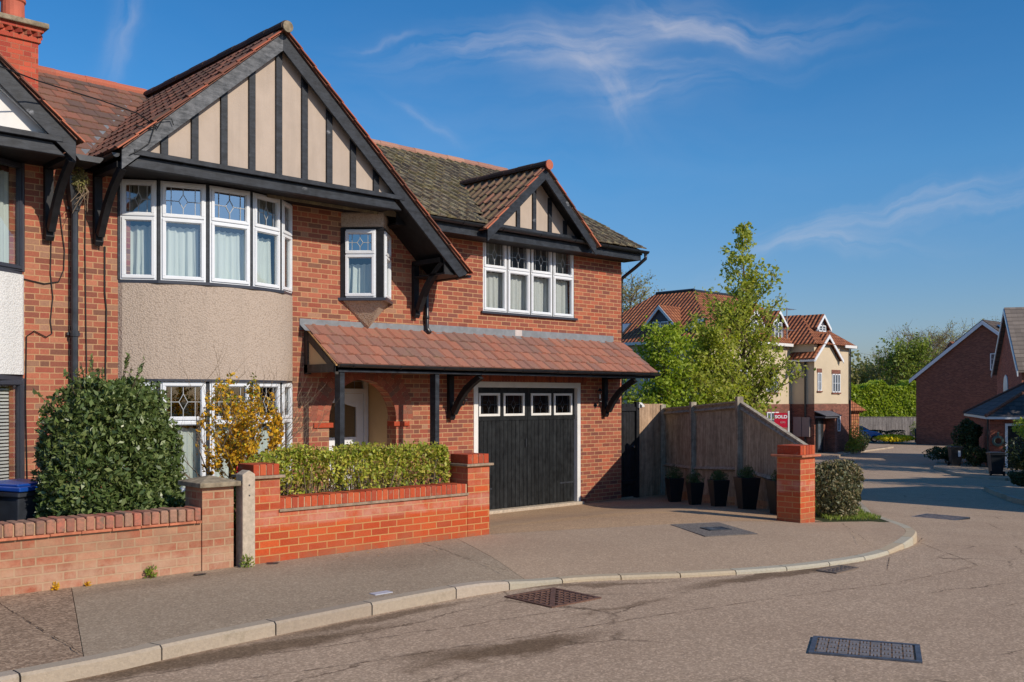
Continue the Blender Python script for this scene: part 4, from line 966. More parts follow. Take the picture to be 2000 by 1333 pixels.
m.box(PX0 + .0, PX0 + .06, PE + .05, YW, 2.02, 2.14); m.box(PX0 + .0, PX0 + .07, YW - .09, YW, 2.0, 2.64); m.build('canopy_truss', timber_mat('brown black timber', (.03, .025, .02), (.07, .058, .048), (4, 18, 4)), H)
m = MB(); m.prism([(PX0 + .03, PE + .1, 2.13), (PX0 + .03, YW - .02, 2.13), (PX0 + .03, YW - .02, 2.64)], (.01, 0, 0)); m.build('canopy_panel', MT['inner'], H)
m = MB(); m.box(PX0, PX1 - .02, PE + .03, PE + .075, 2.02, 2.125); m.build('canopy_fascia', MT['timber'], H, bevel=.004)
m = MB(); m.box(PX0 + .06, PX1 - .05, PE + .075, YW, 2.09, 2.105); m.build('soffit', MT['timber_b'], H)
gutter(H, (PX1 + .03, PE - .03, 2.115), (PX0 + .02, PE - .03, 2.135), .05, clips=.85)
for x in (8.035, 9.80):
    m = MB(); m.box(x - .04, x + .04, 12.07, 12.21, -.42, 2.02); m.build('canopy_post', MT['timber'], H, bevel=.004)
# flashing: dressed in lengths, with ragged lower edge
def flash(x0, x1, zt, low):
    m = MB(); m.box(x0, x1, YW - .012, YW + .001, 2.66, zt); n = int((x1 - x0) / .15); vs = []
    for i in range(n + 1):
        x = x0 + (x1 - x0) * i / n; l = low + .012 * math.sin(i * 1.9) 
        y0 = YW - .012; vs += [(x, y0, 2.742), (x, y0 - l, 2.752 - l * .706)]
    m.add(vs, [(i * 2, i * 2 + 1, i * 2 + 3, i * 2 + 2) for i in range(n)]); m.build('flashing', MT['lead'], H)
flash(7.82, 9.0, 2.83, .15); flash(9.0, 10.2, 2.84, .14); flash(10.2, 12.2, 2.865, .05); flash(12.2, 14.95, 2.87, .05)
m = MB(); m.box(12.25, 12.42, YW - .016, YW, 2.76, 2.87); m.build('flashing', plain('pale lead patch', hexc(196, 182, 174), .8), H)
m = MB(); m.tube([(10.30, 12.86, 3.60), (10.24, 12.84, 3.50), (10.2, YW - .05, 3.35), (10.2, YW - .05, 2.80), (10.2, YW - .13, 2.72)], .036, 8); m.tube([(10.2, YW - .05, 2.95), (10.2, YW - .05, 3.0)], .045, 8); m.build('downpipe', MT['plastic_b'], H, smooth=True)
# shared downpipe and hopper
m = MB(); m.tube([(4.54, YW - .085, 3.98), (4.54, YW - .085, -.3)], .042, 10)
for z in (2.42, .3, 4.0): m.tube([(4.54, YW - .085, z), (4.54, YW - .085, z + .07)], .055, 10); m.box(4.46, 4.62, YW - .05, YW, z + .015, z + .05)
dp = m.build('downpipe', MT['iron'], H, smooth=False)
m = MB(); m.prism([(4.44, YW - .2, 4.30), (4.64, YW - .2, 4.30), (4.64, YW - .02, 4.30), (4.44, YW - .02, 4.30)], (0, 0, .12)); m.prism([(4.44, YW - .2, 4.30), (4.64, YW - .2, 4.30), (4.58, YW - .12, 3.98), (4.50, YW - .12, 3.98)], (0, .14, 0)); m.build('hopper', MT['iron'], dp)
m = MB(); m.prism([(4.36, 12.3, 4.60), (4.72, 12.3, 4.60), (4.66, 12.3, 4.53), (4.42, 12.3, 4.53)], (0, 1.2, 0)); m.build('valley_gutter', MT['iron'], H)
# wall lamps
def lamp(x, z):
    m = MB(); m.lathe((x, YW - .12, z), [(.01, .17), (.055, .12), (.05, .115), (.012, .16)], 8); m.lathe((x, YW - .12, z), [(.03, -.1), (.04, -.09), (.035, -.08), (.02, -.1)], 8)
    for k in range(4): t = k * math.pi / 2 + .4; m.tube([(x + .048 * math.cos(t), YW - .12 + .048 * math.sin(t), z + .12), (x + .034 * math.cos(t), YW - .12 + .034 * math.sin(t), z - .08)], .004, 4)
    m.tube([(x, YW, z - .16), (x, YW - .08, z - .18), (x, YW - .12, z - .10)], .011, 6); m.tube([(x, YW, z - .16), (x, YW - .012, z - .16)], .045, 10)
    o = m.build('wall_lamp', MT['iron'], H); q = MB(); q.tube([(x, YW - .12, z - .03), (x, YW - .12, z + .05)], .014, 6); q.build('bulb', MT['white_w'], o)
lamp(10.98, 1.70); lamp(14.42, 1.66)

# ================================================================ neighbour on the left
nb = thing('neighbouring_house', (1, 14, -.4), 'red brick house at the left edge with dark window frames, white roughcast and tall chimney', 'house')
MI = 9.08
NBP = [(MI - a, b) for a, b in BP][::-1]
wall(nb, -4, 4.54, -.7, 4.52, [(1.48, 3.80, 3.2, 4.48), (1.48, 3.80, .35, 1.86)], MT['brick_main'])
main_gable(nb, MI, 'tile_terrace', False)
bay(nb, NBP, 3.19, 4.50, 4.49, 'darkframe', MT['darkframe'], 'curtain', seed=60, lead=False)
prow(nb, NBP, 3.145, 3.19, MT['darkframe'], 'window_sill', .05)
prow(nb, curve_pts(NBP), 1.93, 3.145, MT['rough_w'], 'bay_roughcast', .05)
prow(nb, NBP, 1.865, 1.93, MT['darkframe'], 'bay_drip', .06)
bay(nb, NBP, .30, 1.865, 1.80, 'darkframe', MT['darkframe'], 'curtain', True, seed=70, lead=False, cur=False, blinds=True)
prow(nb, curve_pts(NBP), -.5, .26, MT['brick_main'], 'bay_plinth', .03); prow(nb, NBP, .26, .30, MT['darkframe'], 'window_sill', .07)
room(nb, 1.2, 4.0, 13.0, 15.5, 3.0, 4.6); room(nb, 1.2, 4.0, 13.0, 15.5, -.3, 1.9)
bracket(nb, 4.24, 4.50, 3.62)
tiles('roof', (-3.96, 12.95, 4.49), (1, 0, 0), (0, 3.55, 2.30), 38, 14, .2237, tsl / 14, MT['tile_terrace'], nb, seed=32, roll=.005, th=.028, jit=.002)
m = MB(); m.prism([(-4, 12.97, 4.46), (-4, 16.5, 6.74), (-4, 20.5, 4.4), (-4, 20.5, 4.3), (-4, 16.5, 6.64), (-4, 12.97, 4.36)], (8.54, 0, 0)); m.build('roof_deck', MT['tile_terrace'], nb)
ridge('ridge_tiles', (4.54, 16.5, 6.80), (-4, 16.5, 6.80), .105, MT['ridge'], nb, .42)
m = MB(); m.box(-4, 4.54, 20.15, 20.4, -.7, 4.45); m.build('brick_wall', MT['brick_main'], nb)
m = MB(); m.box(3.35, 4.97, 15.5, 16.9, 5.3, 6.98); ch = m.build('chimney', MT['brick_chim'], nb)
m = MB(); m.box(3.32, 5.0, 15.47, 16.93, 6.91, 6.98)
for i in range(13):
    x = 3.36 + i * .128; m.prism([(x, 15.50, 6.99), (x + .06, 15.42, 6.99), (x + .12, 15.50, 7.03)], (0, 0, .07))
for i in range(11):
    y = 15.5 + i * .128; m.prism([(4.97, y, 6.99), (5.05, y + .06, 6.99), (4.97, y + .12, 6.99)], (0, 0, .07))
m.box(3.35, 4.97, 15.5, 16.9, 6.981, 7.06); m.box(3.30, 5.03, 15.44, 16.96, 7.06, 7.12); m.build('corbel', MT['brick_chim'], ch)
m = MB(); m.box(3.24, 5.09, 15.38, 17.02, 7.12, 7.20); m.build('chimney_cap', MT['conc_dark'], ch, bevel=.015)
for x in (4.72, 4.22):
    m = MB(); m.lathe((x, 15.85, 7.20), [(.15, 0), (.165, .03), (.16, .34), (.18, .36), (.18, .40), (.165, .42), (.165, .60), (.13, .60), (.13, .2)], 18); m.build('chimney_pot', MT['pot_tc'], ch, smooth=False)

# cables on the wall
def cable(pts, r, lab, y=YW - .018):
    m = MB(); m.tube([(a, y, b) for a, b in pts], r, 5); return tag(m.build('cable', MT['cable'], None), lab, 'cable', 'cables clipped to the brick wall')
cable([(4.28, 3.6), (4.27, 3.2), (4.30, 2.9), (4.27, 2.6), (4.29, 2.45), (4.22, 2.40), (4.08, 2.47), (3.99, 2.4), (3.98, 1.6), (4.0, .6)], .007, 'thin cable hanging below the left bracket and looping to the white roughcast')
cable([(4.38, 4.0), (4.40, 3.8), (4.44, 3.5), (4.43, 3.25), (4.37, 3.1), (4.2, 3.06), (3.96, 3.10)], .007, 'black cable looping from beside the downpipe to the grey window sill')
cable([(4.70, 4.3), (4.69, 3.6), (4.70, 2.8), (4.71, 2.0), (4.70, 1.0), (4.7, .1)], .008, 'straight black cable just right of the iron downpipe')
cable([(4.94, 3.6), (4.94, 3.0), (4.96, 2.8), (4.95, 2.0), (4.96, 1.2), (4.95, .1)], .011, 'thick black cable under the bracket left of the bay window')
m = MB(); m.tube([(2.2, 11.2, 5.24), (3.3, 11.5, 5.21), (3.75, 11.7, 5.20), (4.5, 11.82, 5.16), (4.95, 11.9, 5.12), (5.24, 11.97, 5.02)], .008, 5); m.tube([(5.24, 11.97, 5.02), (5.12, 11.95, 4.98), (4.95, 11.95, 4.98)], .008, 5); m.tube([(5.24, 11.97, 5.0), (5.30, 11.95, 5.12), (5.42, 11.96, 5.15), (5.45, 11.97, 5.08)], .006, 5); m.tube([(5.2, 11.96, 5.0), (5.14, 11.97, 4.8), (5.0, 11.98, 4.68), (4.9, 11.98, 4.62)], .006, 5)
tag(m.build('cable', MT['cable'], None), 'telephone cable hooked to the left bargeboard of the large gable', 'cable')

# ================================================================ FRONT GARDEN WALLS
def caps(m, x0, x1, y0, y1, z0, z1, step=.075, g=.010, seed=1, jit=.004, axis=0):
    rs = random.Random(seed); x = x0
    while x < x1 - .03:
        e = min(x + step - g, x1); j = rs.uniform(-jit, jit)
        m.box(x, e, y0 - j, y1 + j, z0, z1 + rs.uniform(-jit, jit)); x += step
gw = thing('garden_wall', (6.4, 9, 0), 'bright red brick garden wall with two end pillars in front of the clipped hedge', 'wall')
m = MB(); m.box(5.10, 7.62, 8.80, 9.02, -.3, .505); m.build('wall_panel', MT['brick_new'], gw)
m = MB(); m.box(5.10, 7.60, 8.775, 9.045, .505, .532); m.build('creasing', MT['creasing'], gw, bevel=.004)
m = MB(); m.box(5.11, 7.59, 8.803, 9.017, .532, .634); m.build('mortar', MT['mortar'], gw)
m = MB(); caps(m, 5.105, 7.6, 8.797, 9.022, .532, .642, seed=3); m.build('coping', MT['cap'], gw, bevel=.004)
for (x0, x1, zt) in ((4.82, 5.115, .86), (7.60, 7.94, .85)):
    m = MB(); m.box(x0, x1, 8.795, 9.13, -.3, zt - .01); pl = m.build('pillar', MT['brick_new'], gw)
    m = MB(); m.box(x0 - .04, x1 + .04, 8.755, 9.17, zt - .01, zt + .018); m.build('creasing', MT['creasing'], pl, bevel=.004)
    m = MB(); m.box(x0 + .01, x1 - .01, 8.81, 9.12, zt + .018, zt + .12); m.build('mortar', MT['mortar'], pl)
    m = MB(); n = 4; w_ = (x1 - x0) / n
    for i in range(n): m.box(x0 + i * w_ + .005, x0 + (i + 1) * w_ - .005, 8.80, 9.125, zt + .018, zt + .128)
    m.build('coping', MT['cap'], pl, bevel=.005)
ow = thing('garden_wall', (2, 9, 0), 'low worn pinkish brick garden wall with capped end pillar at lower left, in front of the laurel', 'wall')
m = MB(); m.box(-6, 4.28, 8.80, 9.02, -.3, .47); m.build('wall_panel', MT['brick_old'], ow)
m = MB(); x = -6
rs = random.Random(8)
while x < 4.27: e = min(x + .262, 4.275); m.box(x, e - .005, 8.765 + rs.uniform(-.004, .004), 9.05, .47 + rs.uniform(-.002, .002), .492); x += .262
m.build('creasing', MT['creasing_old'], ow, bevel=.003)
m = MB(); m.box(-6, 4.27, 8.80, 9.02, .492, .592); m.build('mortar', MT['mortar'], ow)
m = MB(); caps(m, -6, 4.27, 8.775, 9.035, .494, .612, step=.083, g=.012, seed=5, jit=.006); m.build('coping', MT['cap_old'], ow, bevel=.012)
m = MB(); m.box(4.28, 4.60, 8.78, 9.14, -.3, .80); pl = m.build('pillar', MT['brick_old'], ow)
m = MB(); m.add([(4.23, 8.72, .80), (4.65, 8.72, .80), (4.65, 9.20, .80), (4.23, 9.20, .80), (4.23, 8.72, .845), (4.65, 8.72, .845), (4.65, 9.20, .845), (4.23, 9.20, .845), (4.44, 8.96, .90)],
                [(0, 3, 2, 1), (0, 1, 5, 4), (1, 2, 6, 5), (2, 3, 7, 6), (3, 0, 4, 7), (4, 5, 8), (5, 6, 8), (6, 7, 8), (7, 4, 8)]); m.build('pillar_cap', MT['conc_dark'], pl, bevel=.006)
m = MB(); m.prism([(4.665, 8.72, -.3), (4.80, 8.72, -.3), (4.80, 8.72, .905), (4.735, 8.72, .945), (4.665, 8.72, .905)], (0, .14, 0)); po = tag(m.build('concrete_post', MT['concrete'], None, bevel=.008), 'pale concrete gate post with pointed top between the two brick pillars', 'post')
m = MB()
for z in (.80, .70): m.tube([(4.735, 8.725, z), (4.735, 8.715, z)], .008, 8)
m.build('bolt_hole', MT['iron'], po)
rp = thing('brick_pillar', (12.1, 7.15, -.1), 'free-standing bright red brick gate pillar at the end of the wooden fence', 'pillar')
m = MB(); m.box(11.96, 12.34, 7.0, 7.36, -.4, .845); m.build('shaft', MT['brick_new'], rp)
m = MB(); m.box(11.90, 12.40, 6.94, 7.42, .845, .875); m.build('creasing', MT['creasing_old'], rp, bevel=.004)
m = MB(); m.box(11.97, 12.33, 7.01, 7.35, .875, .98); m.build('mortar', MT['mortar'], rp)
m = MB(); n = 5; w_ = .38 / n
for i in range(n): m.box(11.96 + i * w_ + .005, 11.96 + (i + 1) * w_ - .005, 7.0, 7.36, .875, 1.0)
m.build('coping', MT['cap'], rp, bevel=.005)

# ================================================================ PLANTS
def plant_stems(parent, c, n, h, spread, r, mat, seed, name='stem', bend=.3):
    rs = random.Random(seed); m = MB(); ends = []
    for i in range(n):
        a = rs.uniform(0, 6.28); s_ = rs.uniform(.3, 1) * spread; hh = h * rs.uniform(.75, 1)
        p = [Vector(c)]; 
        for k in range(1, 5):
            t = k / 4; p.append(Vector(c) + Vector((math.cos(a) * s_ * t ** (1 + bend), math.sin(a) * s_ * t ** (1 + bend), hh * t)) + Vector((rs.uniform(-.02, .02), rs.uniform(-.02, .02), 0)))
        m.tube(p, [r, r * .8, r * .65, r * .5, r * .3], 5, False); ends.append(p)
    m.build(name, mat, parent); return ends
# laurel
lau = thing('laurel_bush', (3.85, 10.05, -.2), 'big rounded glossy dark green laurel bush behind the worn wall', 'bush')
plant_stems(lau, (3.85, 10.05, -.25), 14, 1.7, .5, .03, MT['bark'], 2, 'trunk')
P1, D1 = blobpts((3.90, 10.05, .86), (.80, .72, 1.08), 25000, 3, .34, .10, -.2, 20)
P2, D2 = blobpts((3.93, 10.0, 1.42), (.58, .52, .52), 7500, 4, .42, .22, nl=14)
P3, D3 = blobpts((4.05, 9.72, .35), (.64, .5, .6), 7000, 6, .4, .2, nl=12)
P5, D5 = blobpts((3.52, 9.95, .22), (.46, .42, .55), 5000, 8, .4, .2, nl=12); P3 = np.concatenate([P3, P5]); D3 = np.concatenate([D3, D5])
P4, D4 = blobpts((4.28, 9.95, .70), (.40, .4, .5), 3000, 16, .5, .35, nl=12)
PP = []; rs = random.Random(4); m = MB()
for i in range(22):
    a = rs.uniform(0, 6.28); e = rs.uniform(.7, 1.45); c_ = Vector((3.85, 10.05, .85)); d = Vector((math.cos(a) * math.cos(e), math.sin(a) * math.cos(e), math.sin(e)))
    p = c_ + Vector((d.x * .74, d.y * .7, d.z * 1.05)); q = p + d * rs.uniform(.08, .18) + Vector((0, 0, .05)); m.tube([p - d * .2, q], .004, 4, False)
    for k in range(9): PP.append(tuple(p + (q - p) * (k / 8)))
m.build('twigs', MT['bark'], lau)
D1 = np.concatenate([D1, D2, D3, D4]); P1 = np.concatenate([P1, P2, P3, P4]); P1 = np.concatenate([P1, np.array(PP)]); D1 = np.concatenate([D1, np.zeros((len(PP), 3)) + [0, 0, .8]])
q = P1 * 7.0; w_ = np.sin(q[:, 0] * 1.3 + 1.7 * np.sin(q[:, 2])) * np.sin(q[:, 2] * 1.1 + 1.3 * np.sin(q[:, 1] * 1.2 + q[:, 0])) + .6 * np.sin(q[:, 0] * 2.9 + q[:, 2] * 2.3) * np.sin(q[:, 1] * 2.6 - q[:, 2] * 3.1)
P1 = P1 + D1 * (.055 * w_)[:, None]; kp = (w_ > -.55) | (np.random.RandomState(3).rand(len(P1)) < .35); P1 = P1[kp]; D1 = D1[kp]
leaves('foliage', MT['laurel'], lau, P1, .068, .44, .35, 5, D1 * .5)
# hedge
hd = thing('privet_hedge', (6.35, 9.45, 0), 'clipped yellow green privet hedge growing behind the bright red garden wall', 'hedge')
rs = np.random.RandomState(11); n = 15000
x = 5.13 + 2.36 * rs.rand(n); y = 9.06 + .62 * rs.rand(n); z = .45 + .62 * rs.rand(n)
top = rs.rand(n) < .36; fr = (~top) & (rs.rand(n) < .75)
z[top] = 1.06 - .10 * rs.rand(top.sum()) ** 2; y[fr] = 9.05 + .12 * rs.rand(fr.sum()) ** 1.5
e = rs.rand(n) < .10; x[e] = 7.44 + .08 * rs.rand(e.sum())
z += .03 * np.sin(x * 7) + .02 * np.sin(x * 17 + y * 9) - .02 * rs.rand(n) - .09 * (np.abs((x - 6.4) / 1.3) ** 6) ; y += .03 * np.sin(x * 5 + z * 6)
low = z < .74; keep = (~low) | (rs.rand(n) < .42)
P0 = np.stack([x, y, z], 1)[keep]
P = np.stack([5.15 + 2.3 * rs.rand(700), 9.07 + .5 * rs.rand(700), 1.03 + .09 * rs.rand(700)], 1); P[:, 2] += .03 * np.sin(P[:, 0] * 7) - .09 * (np.abs((P[:, 0] - 6.4) / 1.3) ** 6)
leaves('foliage', MT['privet'], hd, np.concatenate([P0, P]), .046, .5, .7, 12)
rr = random.Random(3); m = MB()
for i in range(420):
    a = rr.uniform(5.15, 7.48); b = rr.uniform(9.08, 9.55); c = Vector((a, b, .35)); q = c + Vector((rr.uniform(-.18, .18), rr.uniform(-.1, .06), rr.uniform(.3, .62))); mid = (c + q) / 2 + Vector((rr.uniform(-.05, .05), rr.uniform(-.04, .04), 0)); m.tube([c, mid, q], [.006, .005, .003], 4, False)
m.build('stem', MT['twig'], hd)
# forsythia like shrub
fo = thing('flowering_shrub', (5.62, 10.7, -.25), 'sparse twiggy shrub with orange yellow blossom in front of the lower bay window', 'shrub')
rr = random.Random(21); m = MB(); YP = []; GP = []
def grow(p, d, L, r, lv):
    k = 4; pts = [p]; q = p.copy(); dd = d.copy()
    for i in range(k):
        dd = (dd + Vector((rr.uniform(-.16, .16), rr.uniform(-.16, .16), rr.uniform(-.02, .14)))).normalized(); q = q + dd * (L / k); pts.append(q.copy())
    m.tube(pts, [r * (1 - .6 * i / k) for i in range(k + 1)], 5 if lv < 2 else 4, False)
    if lv >= 2:
        for i in range(int(L * 110)):
            t = rr.random(); a = pts[int(t * k)] + Vector((rr.gauss(0, .016), rr.gauss(0, .016), rr.gauss(0, .016)))
            f = (a.z > .55) * .62 + .12
            if rr.random() < f: (GP if rr.random() < .18 + .25 * (a.z > 1.6) else YP).append(tuple(a))
    if lv < 3:
        for i in range(5 if lv == 0 else 4):
            j = rr.randint(1, k); dv = (dd + Vector((rr.uniform(-.8, .8), rr.uniform(-.7, .7), rr.uniform(-.15, .5)))).normalized(); grow(pts[j], dv, L * rr.uniform(.5, .75), r * .5, lv + 1)
for i in range(7):
    a = i * .9 + rr.uniform(-.3, .3); grow(Vector((5.62 + .03 * math.cos(a), 10.7 + .03 * math.sin(a), .1)), Vector((math.cos(a) * .42, math.sin(a) * .38, 1)).normalized(), rr.uniform(.85, 1.1), .014, 0)
m.tube([(5.62, 10.7, -.4), (5.62, 10.7, .15)], .03, 7, False); m.build('branches', MT['twig'], fo)
def clipb(PP, c, r): 
    A = np.array(PP); q = (A - np.array(c)) / np.array(r); return A[(q ** 2).sum(1) < 1.0]
leaves('blossom', MT['fors_y'], fo, clipb(YP, (5.68, 10.7, 1.18), (.50, .55, .80)), .040, .75, .1, 22); leaves('foliage', MT['fors_g'], fo, clipb(GP, (5.68, 10.7, 1.2), (.48, .5, .80)), .042, .5, .5, 23)
for ob in [o for o in fo.children if o.name.startswith('branches')]:
    pass
cm = thing('camellia_bush', (5.3, 9.9, -.2), 'low broad leaved bush with a red flower behind the concrete post', 'bush')
P, D = blobpts((5.28, 9.95, .42), (.50, .30, .42), 2200, 31, .5, .3, -.1)
leaves('foliage', leaf_mat('mixed bright leaf', [(.05, .08, .02), (.12, .18, .03), (.22, .26, .03), (.04, .07, .02)], .35, .5, .15), cm, P, .075, .5, .3, 32)
plant_stems(cm, (5.28, 9.95, -.25), 8, .8, .3, .012, MT['bark'], 33)
P, D = blobpts((5.02, 9.45, .90), (.03, .03, .03), 26, 34); leaves('flower', MT['flower_r'], cm, P, .04, .8, 0, 35)
hw = thing('weed', (4.54, 12.7, 4.42), 'dried tangled weed growing out of the gutter hopper between the two gables', 'plant')
P, D = blobpts((4.56, 12.66, 4.36), (.10, .08, .17), 420, 41, .6); leaves('foliage', leaf_mat('dry weed', [(.35, .30, .12), (.22, .22, .07), (.4, .34, .18)], .8), hw, P, .045, .35, -.5, 42)
m = MB(); rr = random.Random(6)
for i in range(10): a = Vector((4.54, 12.66, 4.42)); m.tube([a, a + Vector((rr.uniform(-.05, .14), -.05, -.2)), a + Vector((rr.uniform(-.12, .12), -.05, rr.uniform(-.55, -.25)))], .004, 4, False)
m.build('stem', MT['twig'], hw)
def weed(x, y, s, seed, lab, mat='fors_g'):
    z = .0 if y > 8 else -.05
    t = thing('weed', (x, y, z), lab, 'weed', 'weeds along the foot of the garden walls'); P, D = blobpts((x, y, z + s * .5), (s * .5, s * .35, s * .6), int(90 * s / .1), seed, .8); leaves('foliage', MT[mat], t, P, .028, .5, .6, seed)
weed(4.69, 8.68, .14, 51, 'bright green weed at the foot of the concrete post', 'grass'); weed(3.77, 8.76, .13, 52, 'small green weed sprouting at the middle of the worn wall'); weed(2.95, 8.77, .07, 53, 'dry yellow tuft at the foot of the worn wall, near the left edge', 'fors_y'); weed(3.22, 8.77, .05, 54, 'tiny yellowish tuft on the worn wall foot, right of the dry tuft', 'fors_y')
# wheelie bins with blue lids
def wheelie(x, y, z0, rot, body, lid, label, group, h=1.0, w=.29, sc=1.0, name='wheelie_bin'):
    t = thing(name, (x, y, z0), label, 'bin', group)
    M_ = Matrix.Translation((x, y, z0)) @ Matrix.Rotation(rot, 4, 'Z') @ Matrix.Scale(sc, 4)
    m = MB(M_); b, tp = .22, w
    m.add([(-b, -b * 1.1, .06), (b, -b * 1.1, .06), (b, b, .06), (-b, b, .06), (-tp, -tp * 1.15, .93), (tp, -tp * 1.15, .93), (tp, tp * 1.1, .93), (-tp, tp * 1.1, .93)], [(0, 3, 2, 1), (4, 5, 6, 7), (0, 1, 5, 4), (1, 2, 6, 5), (2, 3, 7, 6), (3, 0, 4, 7)])
    m.box(-tp - .02, tp + .02, -tp * 1.15 - .025, tp * 1.1 + .02, .90, .955); bd = m.build('body', MT[body], t, bevel=.012)
    m = MB(M_); m.prism([(-tp - .03, -tp * 1.15 - .05, .955), (tp + .03, -tp * 1.15 - .05, .955), (tp + .03, tp * 1.1 + .06, .965), (-tp - .03, tp * 1.1 + .06, .965)], (0, 0, .045)); m.prism([(-tp + .02, -tp * 1.05, 1.0), (tp - .02, -tp * 1.05, 1.0), (tp - .02, tp * .9, 1.0), (-tp + .02, tp * .9, 1.0)], (0, 0, .025)); m.build('lid', MT[lid], t, bevel=.01)
    m = MB(M_); m.tube([(-tp, tp * 1.1 + .07, .93), (tp, tp * 1.1 + .07, .93)], .018, 8); m.build('handle', MT[body], t)
    for s_ in (-1, 1):
        m = MB(M_); m.tube([(s_ * .24, .22, .10), (s_ * .30, .22, .10)], .10, 16); m.build('wheel', MT['tyre'], t)
    return t
wheelie(3.18, 10.55, -.21, .45, 'bin_grey', 'lid_blue', 'dark wheelie bin with blue lid beside the laurel bush', 'wheelie bins with blue lids')
wheelie(2.50, 10.50, -.24, .30, 'bin_grey', 'lid_blue', 'dark wheelie bin with blue lid cut by the left edge of the photo', 'wheelie bins with blue lids')

# ================================================================ FENCE, GATE, PLANTERS
fz = lambda x, y: GD(x, y)
def fence_panel(parent, a, b, za, zb, zta, ztb, mat, bw=.10, gravel=True, rails=(.28, .93), front=1):
    A = Vector((a[0], a[1], 0)); B = Vector((b[0], b[1], 0)); d = B - A; L = d.length; d.normalize(); n = Vector((d.y, -d.x, 0)) * front
    k = int(L / bw); m = MB(); rs = random.Random(int(L * 100))
    for i in range(k):
        t0, t1 = i / k, (i + 1) / k; p = A + d * (L * t0); z0 = za + (zb - za) * t0 + .14; zt0 = zta + (ztb - zta) * t0; zt1 = zta + (ztb - zta) * t1; q = A + d * (L * t1 + .008)
        o = -n * rs.uniform(0, .006)
        pts = [p + o, q + o - n * .008, q + o - n * .008, p + o]; 
        m.prism([(pts[0].x, pts[0].y, z0), (pts[1].x, pts[1].y, z0), (pts[2].x, pts[2].y, zt1 + rs.uniform(-.004, .004)), (pts[3].x, pts[3].y, zt0)], -n * .014)
    m.build('boards', MT[mat], parent)
    for f in rails:
        r = MB(); z0 = za + .14 + (zta - za - .14) * f; z1 = zb + .14 + (ztb - zb - .14) * f
        p = A + n * .002; q = B + n * .002; r.prism([(p.x, p.y, z0), (p.x + n.x * .05, p.y + n.y * .05, z0 + .03), (p.x, p.y, z0 + .075)], (q - p) + Vector((0, 0, z1 - z0))); r.build('rail', MT[mat], parent)
    m = MB(); p, q = A, B; m.prism([(p.x, p.y, zta), (p.x + n.x * .035, p.y + n.y * .035, zta), (p.x + n.x * .035, p.y + n.y * .035, zta + .03), (p.x - n.x * .035, p.y - n.y * .035, zta + .03), (p.x - n.x * .035, p.y - n.y * .035, zta)], (q - p) + Vector((0, 0, ztb - zta))); m.build('capping', MT[mat], parent)
    if gravel:
        for j in range(2):
            m = MB(); m.frame((A.x, A.y, za - .02 + j * .09), (q - p) + Vector((0, 0, zb - za)), -n * .03, (0, 0, .085)); m.build('gravel_board', MT['fence_new'], parent)
fe = thing('garden_fence', (14.5, 9.6, -.2), 'grey brown closeboard garden fence with a sloping end running beside the driveway', 'fence')
F0, F1, F2, F3 = (16.6, 12.9), (15.65, 11.43), (14.46, 9.59), (12.92, 7.40)
zt = {0: 1.45, 1: 1.50, 2: 1.60}
fence_panel(fe, F0, F1, fz(*F0), fz(*F1), 1.40, 1.47, 'fence'); fence_panel(fe, F1, F2, fz(*F1), fz(*F2), 1.47, 1.57, 'fence'); fence_panel(fe, F2, F3, fz(*F2), fz(*F3), 1.55, .90, 'fence')
for (p, z) in ((F0, 1.50), (F1, 1.56), (F2, 1.66), (F3, .92)):
    m = MB(Matrix.Translation((p[0] - .03, p[1] + .02, 0)) @ Matrix.Rotation(.57, 4, 'Z').inverted()); m.box(-.055, .055, -.055, .055, -.6, z - .01); m.prism([(-.055, -.055, z - .01), (.055, -.055, z - .01), (.055, .055, z - .01), (-.055, .055, z - .01)], (0, 0, .015)); m.build('post', MT['fence'], fe, bevel=.004)
gt = thing('side_gate', (15.45, 12.9, -.4), 'black painted side gate next to the garage wall', 'gate')
m = MB()
for i in range(5): m.box(15.23 + i * .088, 15.23 + i * .088 + .082, 12.93, 12.96, -.36, 1.53)
m.build('boards', MT['timber_b'], gt)
m = MB(); m.box(15.23, 15.67, 12.90, 12.93, 1.38, 1.46); m.box(15.23, 15.67, 12.90, 12.93, -.1, -.02); m.build('rail', MT['timber_b'], gt)
m = MB(); m.box(15.67, 15.76, 12.88, 12.97, -.45, 1.56); m.build('post', MT['timber_b'], gt)
m = MB(); m.tube([(15.60, 12.88, .65), (15.60, 12.93, .65)], .025, 10); m.build('handle', MT['chrome'], gt)
fp = thing('fence_panel', (16.2, 12.9, -.4), 'short tan board fence panel between the black gate and the long fence', 'fence')
m = MB(); rs = random.Random(9)
for i in range(7): m.box(15.77 + i * .118, 15.77 + i * .118 + .116, 12.93 + rs.uniform(0, .006), 12.96, -.40, 1.52 + rs.uniform(-.006, .006))
m.build('boards', MT['fence_new'], fp)
for z in (-.05, .6, 1.3): m = MB(); m.box(15.77, 16.58, 12.96, 13.0, z, z + .08); m.build('rail', MT['fence_new'], fp)
m = MB(); m.box(15.70, 15.79, 12.84, 12.90, 1.44, 1.52); m.prism([(15.72, 12.78, 1.46), (15.80, 12.78, 1.46), (15.80, 12.86, 1.52), (15.72, 12.86, 1.52)], (0, 0, .03)); tag(m.build('security_light', MT['white_w'], None), 'small pale security light on the post beside the black gate', 'light')
pots = [(15.40, 11.72, 'nearest the black gate, deepest in shadow', .86), (14.66, 10.70, 'second from the black gate', .76), (13.98, 9.72, 'middle one of the row along the fence', .84), (13.52, 8.86, 'second from the red brick pillar', .94), (13.06, 7.98, 'half hidden behind the red brick pillar', .96)]
